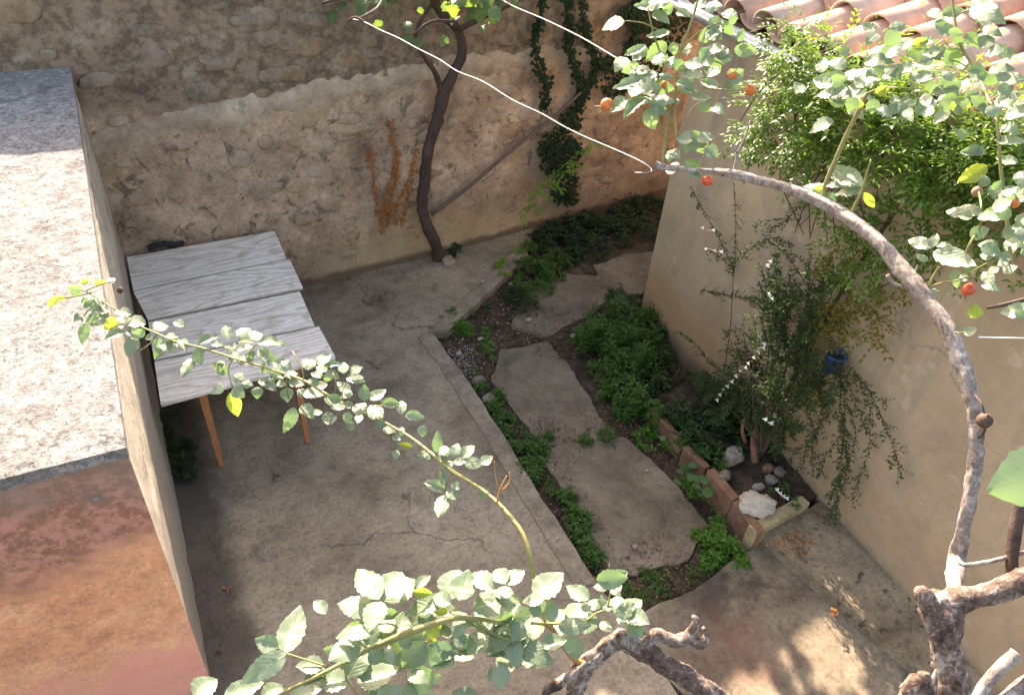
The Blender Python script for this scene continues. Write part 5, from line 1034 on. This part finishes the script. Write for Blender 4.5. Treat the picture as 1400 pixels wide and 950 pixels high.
weeds('weeds', 'dark leafy weed in the gap under the plank table', [(238, 600, 20), (245, 625, 22), (252, 645, 12), (232, 580, 16)], 'weeddark', .14, 130, .04, .026, z0=0)
weeds('grass_tuft', 'small tuft at the foot of the stone wall left of the vine', [(527, 345, 6), (527, 335, 5)], 'weeddark', .14, 240, .05, .01, 'grass', z0=0)
weeds('weeds', 'dark weeds around the foot of the vine trunk', [(618, 340, 10), (612, 348, 8)], 'weeddark', .10, 200, .04, .02, z0=0)
weeds('weeds', 'green leaves growing among the stones of the raised bed', [(1020, 655, 10), (990, 640, 9), (1010, 600, 12), (1070, 672, 9), (1075, 655, 10), (1085, 690, 8), (1060, 675, 8)], 'weed', .06, 120, .03, .02, z0=.14)
weeds('weeds', 'leafy green plants overgrowing the upper red slab edging', [(925, 590, 14), (945, 612, 16), (960, 632, 14), (975, 625, 16), (900, 565, 14)], 'weed', .14, 170, .045, .03, z0=.06)
# mallow with round leaves
ml = thing('mallow', P(945, 640, -.05), 'low plant with large rounded soft green leaves beside the red slab edging', 'plant')
ML = [leaf_mesh('mallow_leaf', 'mallow', lambda t: max(.1, math.sin(math.pi * (.12 + .83 * t)) ** .5), rows=8, fold=.15, curl=.1, serr=.03, seed=60 + i) for i in range(3)]
for i in range(46):
    x, y = rv.choice([(940, 600), (960, 590), (955, 620), (975, 600), (940, 640), (925, 610), (935, 655), (950, 665), (985, 625), (960, 640)]); x += rv.gauss(0, 9); y += rv.gauss(0, 9); s = rv.uniform(.05, .085)
    q = P(x, y, rv.uniform(.02, .12)); a2 = rv.uniform(0, 6.28); dv = Vector((math.cos(a2), math.sin(a2), rv.uniform(-.2, .2))).normalized(); nn_ = (UP + rvec(rv) * .3); sx = dv.cross(nn_).normalized(); nn_ = sx.cross(dv)
    share('leaf', rv.choice(ML), Matrix(((sx.x * s, dv.x * s, nn_.x * s, q.x), (sx.y * s, dv.y * s, nn_.y * s, q.y), (sx.z * s, dv.z * s, nn_.z * s, q.z), (0, 0, 0, 1))), ml)
# dry grass tuft by planter
mb = MB()
for i in range(120):
    q = P(rj.gauss(932, 10), rj.gauss(528, 9), 0); a2 = rj.uniform(0, 6.28); e = q + Vector((math.cos(a2) * .14, math.sin(a2) * .14, rj.uniform(.02, .22))); tube(mb, [(q, .002), (e, .0006)], sides=3, n=1)
tag(mb.build('dry_grass', M['litter'], None, origin=P(932, 528, 0)), 'tuft of dry brown grass at the foot of the house wall', 'grass', None, 'stuff')

# leaf litter and grit on the bed
mb = MB()
def scatter(n_, poly, s0, s1, z0=-.055):
    for i in range(n_):
        for _ in range(30):
            x = rj.uniform(2.15, 4.2); y = rj.uniform(1.95, 6.5); px = proj(Vector((x, y, z0)))
            if px.x > 595 and any((px.x - a) ** 2 + (px.y - b2) ** 2 < c1 * c1 for a, b2, c1 in poly): break
        s_ = rj.uniform(s0, s1); d = rvec(rj); d.z *= .25; add_leaf(mb, Vector((x, y, z0 + rj.random() * .02)), d, UP + rvec(rj) * .4, s_, s_ * rj.uniform(.3, .7))
lit = [(640, 495, 40), (690, 430, 35), (720, 440, 30), (660, 540, 30), (700, 610, 30), (740, 600, 30), (770, 612, 30), (790, 700, 30), (810, 750, 30), (830, 780, 30), (900, 780, 50), (760, 460, 40), (820, 440, 40), (850, 560, 40), (900, 610, 30), (880, 400, 30), (700, 400, 30), (830, 590, 30)]
scatter(3600, lit + [(750, 530, 80), (850, 680, 90)][:0] + [(680, 520, 12), (800, 560, 14), (840, 600, 16), (790, 690, 14), (900, 760, 20), (770, 660, 12), (930, 690, 12)], .012, .035); tag(mb.build('leaf_litter', M['litter'], None, origin=P(700, 500, -.05)), 'brown dead leaves and twigs littering the soil of the garden bed', 'leaf litter', None, 'stuff')
mb = MB()
for i in range(900):
    a, b2, c1 = rj.choice(lit[:8] + [(630, 495, 25)] * 5); x = a + rj.gauss(0, c1 * .5); y = b2 + rj.gauss(0, c1 * .5); q = P(x, y, -.055); s_ = rj.uniform(.004, .012); 
    if q.x < 2.16: continue
    box(mb, q, (s_, s_ * .8, s_ * .6), Matrix.Rotation(rj.uniform(0, 3), 3, 'Z') @ Matrix.Rotation(rj.uniform(0, 1), 3, 'X'))
tag(mb.build('grit', M['pebble'], None, origin=P(700, 500, -.05)), 'pale grit and gravel fragments on the bare soil near the kerb bend', 'gravel', None, 'stuff')
# dead leaves on the ledge & patio
mb = MB()
for cx_, cy_, k, sp_x in ((1095, 745, 26, 14), (1080, 735, 14, 8), (1140, 835, 8, 6), (1060, 745, 8, 8)):
    for i in range(k): q = P(rj.gauss(cx_, sp_x), rj.gauss(cy_, sp_x * .7), .115); add_leaf(mb, q, Vector((rj.uniform(-1, 1), rj.uniform(-1, 1), .1)), UP + rvec(rj) * .5, rj.uniform(.02, .045), .02)
tag(mb.build('fallen_leaves', M['rustleaf'], None, origin=P(1090, 745, .08)), 'scattered orange-brown fallen leaves on the ledge by the planter', 'fallen leaves', None, 'stuff')
def fallen(px, py, s, label, z=.008, mat='litter'):
    mb = MB(); q = P(px, py, z)
    for k in range(3): add_leaf(mb, q + Vector((k * .01, 0, .003 * k)), Vector((math.cos(k * 2.2 + px), math.sin(k * 2.2 + px), .15)), UP + rvec(rj) * .4, s, s * .5)
    tube(mb, [(q, .002), (q + Vector((s * 1.2, -.01, .008)), .001)], sides=4, n=1)
    tag(mb.build('fallen_leaf', M[mat], None, origin=q), label, 'fallen leaf')
fallen(308, 806, .045, 'curled dark red dead leaf on the patio near the outbuilding wall', mat='twigred')
fallen(296, 892, .03, 'small dark dead leaf on the patio at the bottom left', mat='twigdark')
fallen(375, 652, .04, 'dark dead leaf on the patio in front of the table', mat='twigdark')
mb = MB()
for i in range(420):
    k_ = rj.random()
    if k_ < .4: q = Vector((-.33 + abs(rj.gauss(0, .10)), rj.uniform(1.6, 4.5), .006))
    elif k_ < .6: x = rj.uniform(.9, 3.6); q = Vector((x, wall_y(x) - .03 - abs(rj.gauss(0, .08)), .006))
    elif k_ < .85: a = rj.choice(outer); q = Vector((a[0] - .05 - abs(rj.gauss(0, .2)), a[1] + rj.gauss(0, .3), .016))
    else: q = Vector((rj.uniform(0, 2), rj.uniform(1.8, 6), .006))
    s_ = rj.uniform(.006, .02); d = rvec(rj); d.z *= .2; add_leaf(mb, q, d, UP + rvec(rj) * .3, s_, s_ * rj.uniform(.3, .8))
tag(mb.build('debris', M['litter'], None, origin=Vector((1, 4, 0))), 'small dry leaf crumbs and dirt gathered along the edges of the patio', 'debris', None, 'stuff')
# pebble set in the red wall, cable hook, rag
rr_ = AY(131, 681, 2.66); me = lump(50, 2); me.materials.append(M['whiterock']); tag(share('pebble', me, Matrix.Translation(rr_) @ Matrix.Diagonal((.018, .012, .012, 1))), 'single pale pebble stuck on the red washed front wall', 'pebble')
mb = MB(); q = Vector((.0, 6.40, .80)); tube(mb, [(Vector((-.15, 6.45, .77)), .03), (Vector((-.05, 6.45, .79)), .022), (Vector((.05, 6.45, .775)), .028), (Vector((.15, 6.46, .765)), .018)], sides=9, n=4, rough=.6, nf=22)
tag(mb.build('rag', M['black'], None, origin=Vector((0, 6.45, .76)), smooth=True), 'black crumpled rag at the far edge of the plank table', 'rag')
mb = MB(); q = P(611, 356, 0); prism(mb, ragged([(q.x - .06, q.y - .1), (q.x + .05, q.y - .1), (q.x + .06, q.y + .02), (q.x - .07, q.y + .02)], .01, .05, 9), 0.002, .045)
tag(mb.build('cement_block', M['band'], None, origin=q), 'small grey cement lump at the foot of the vine trunk', 'block')
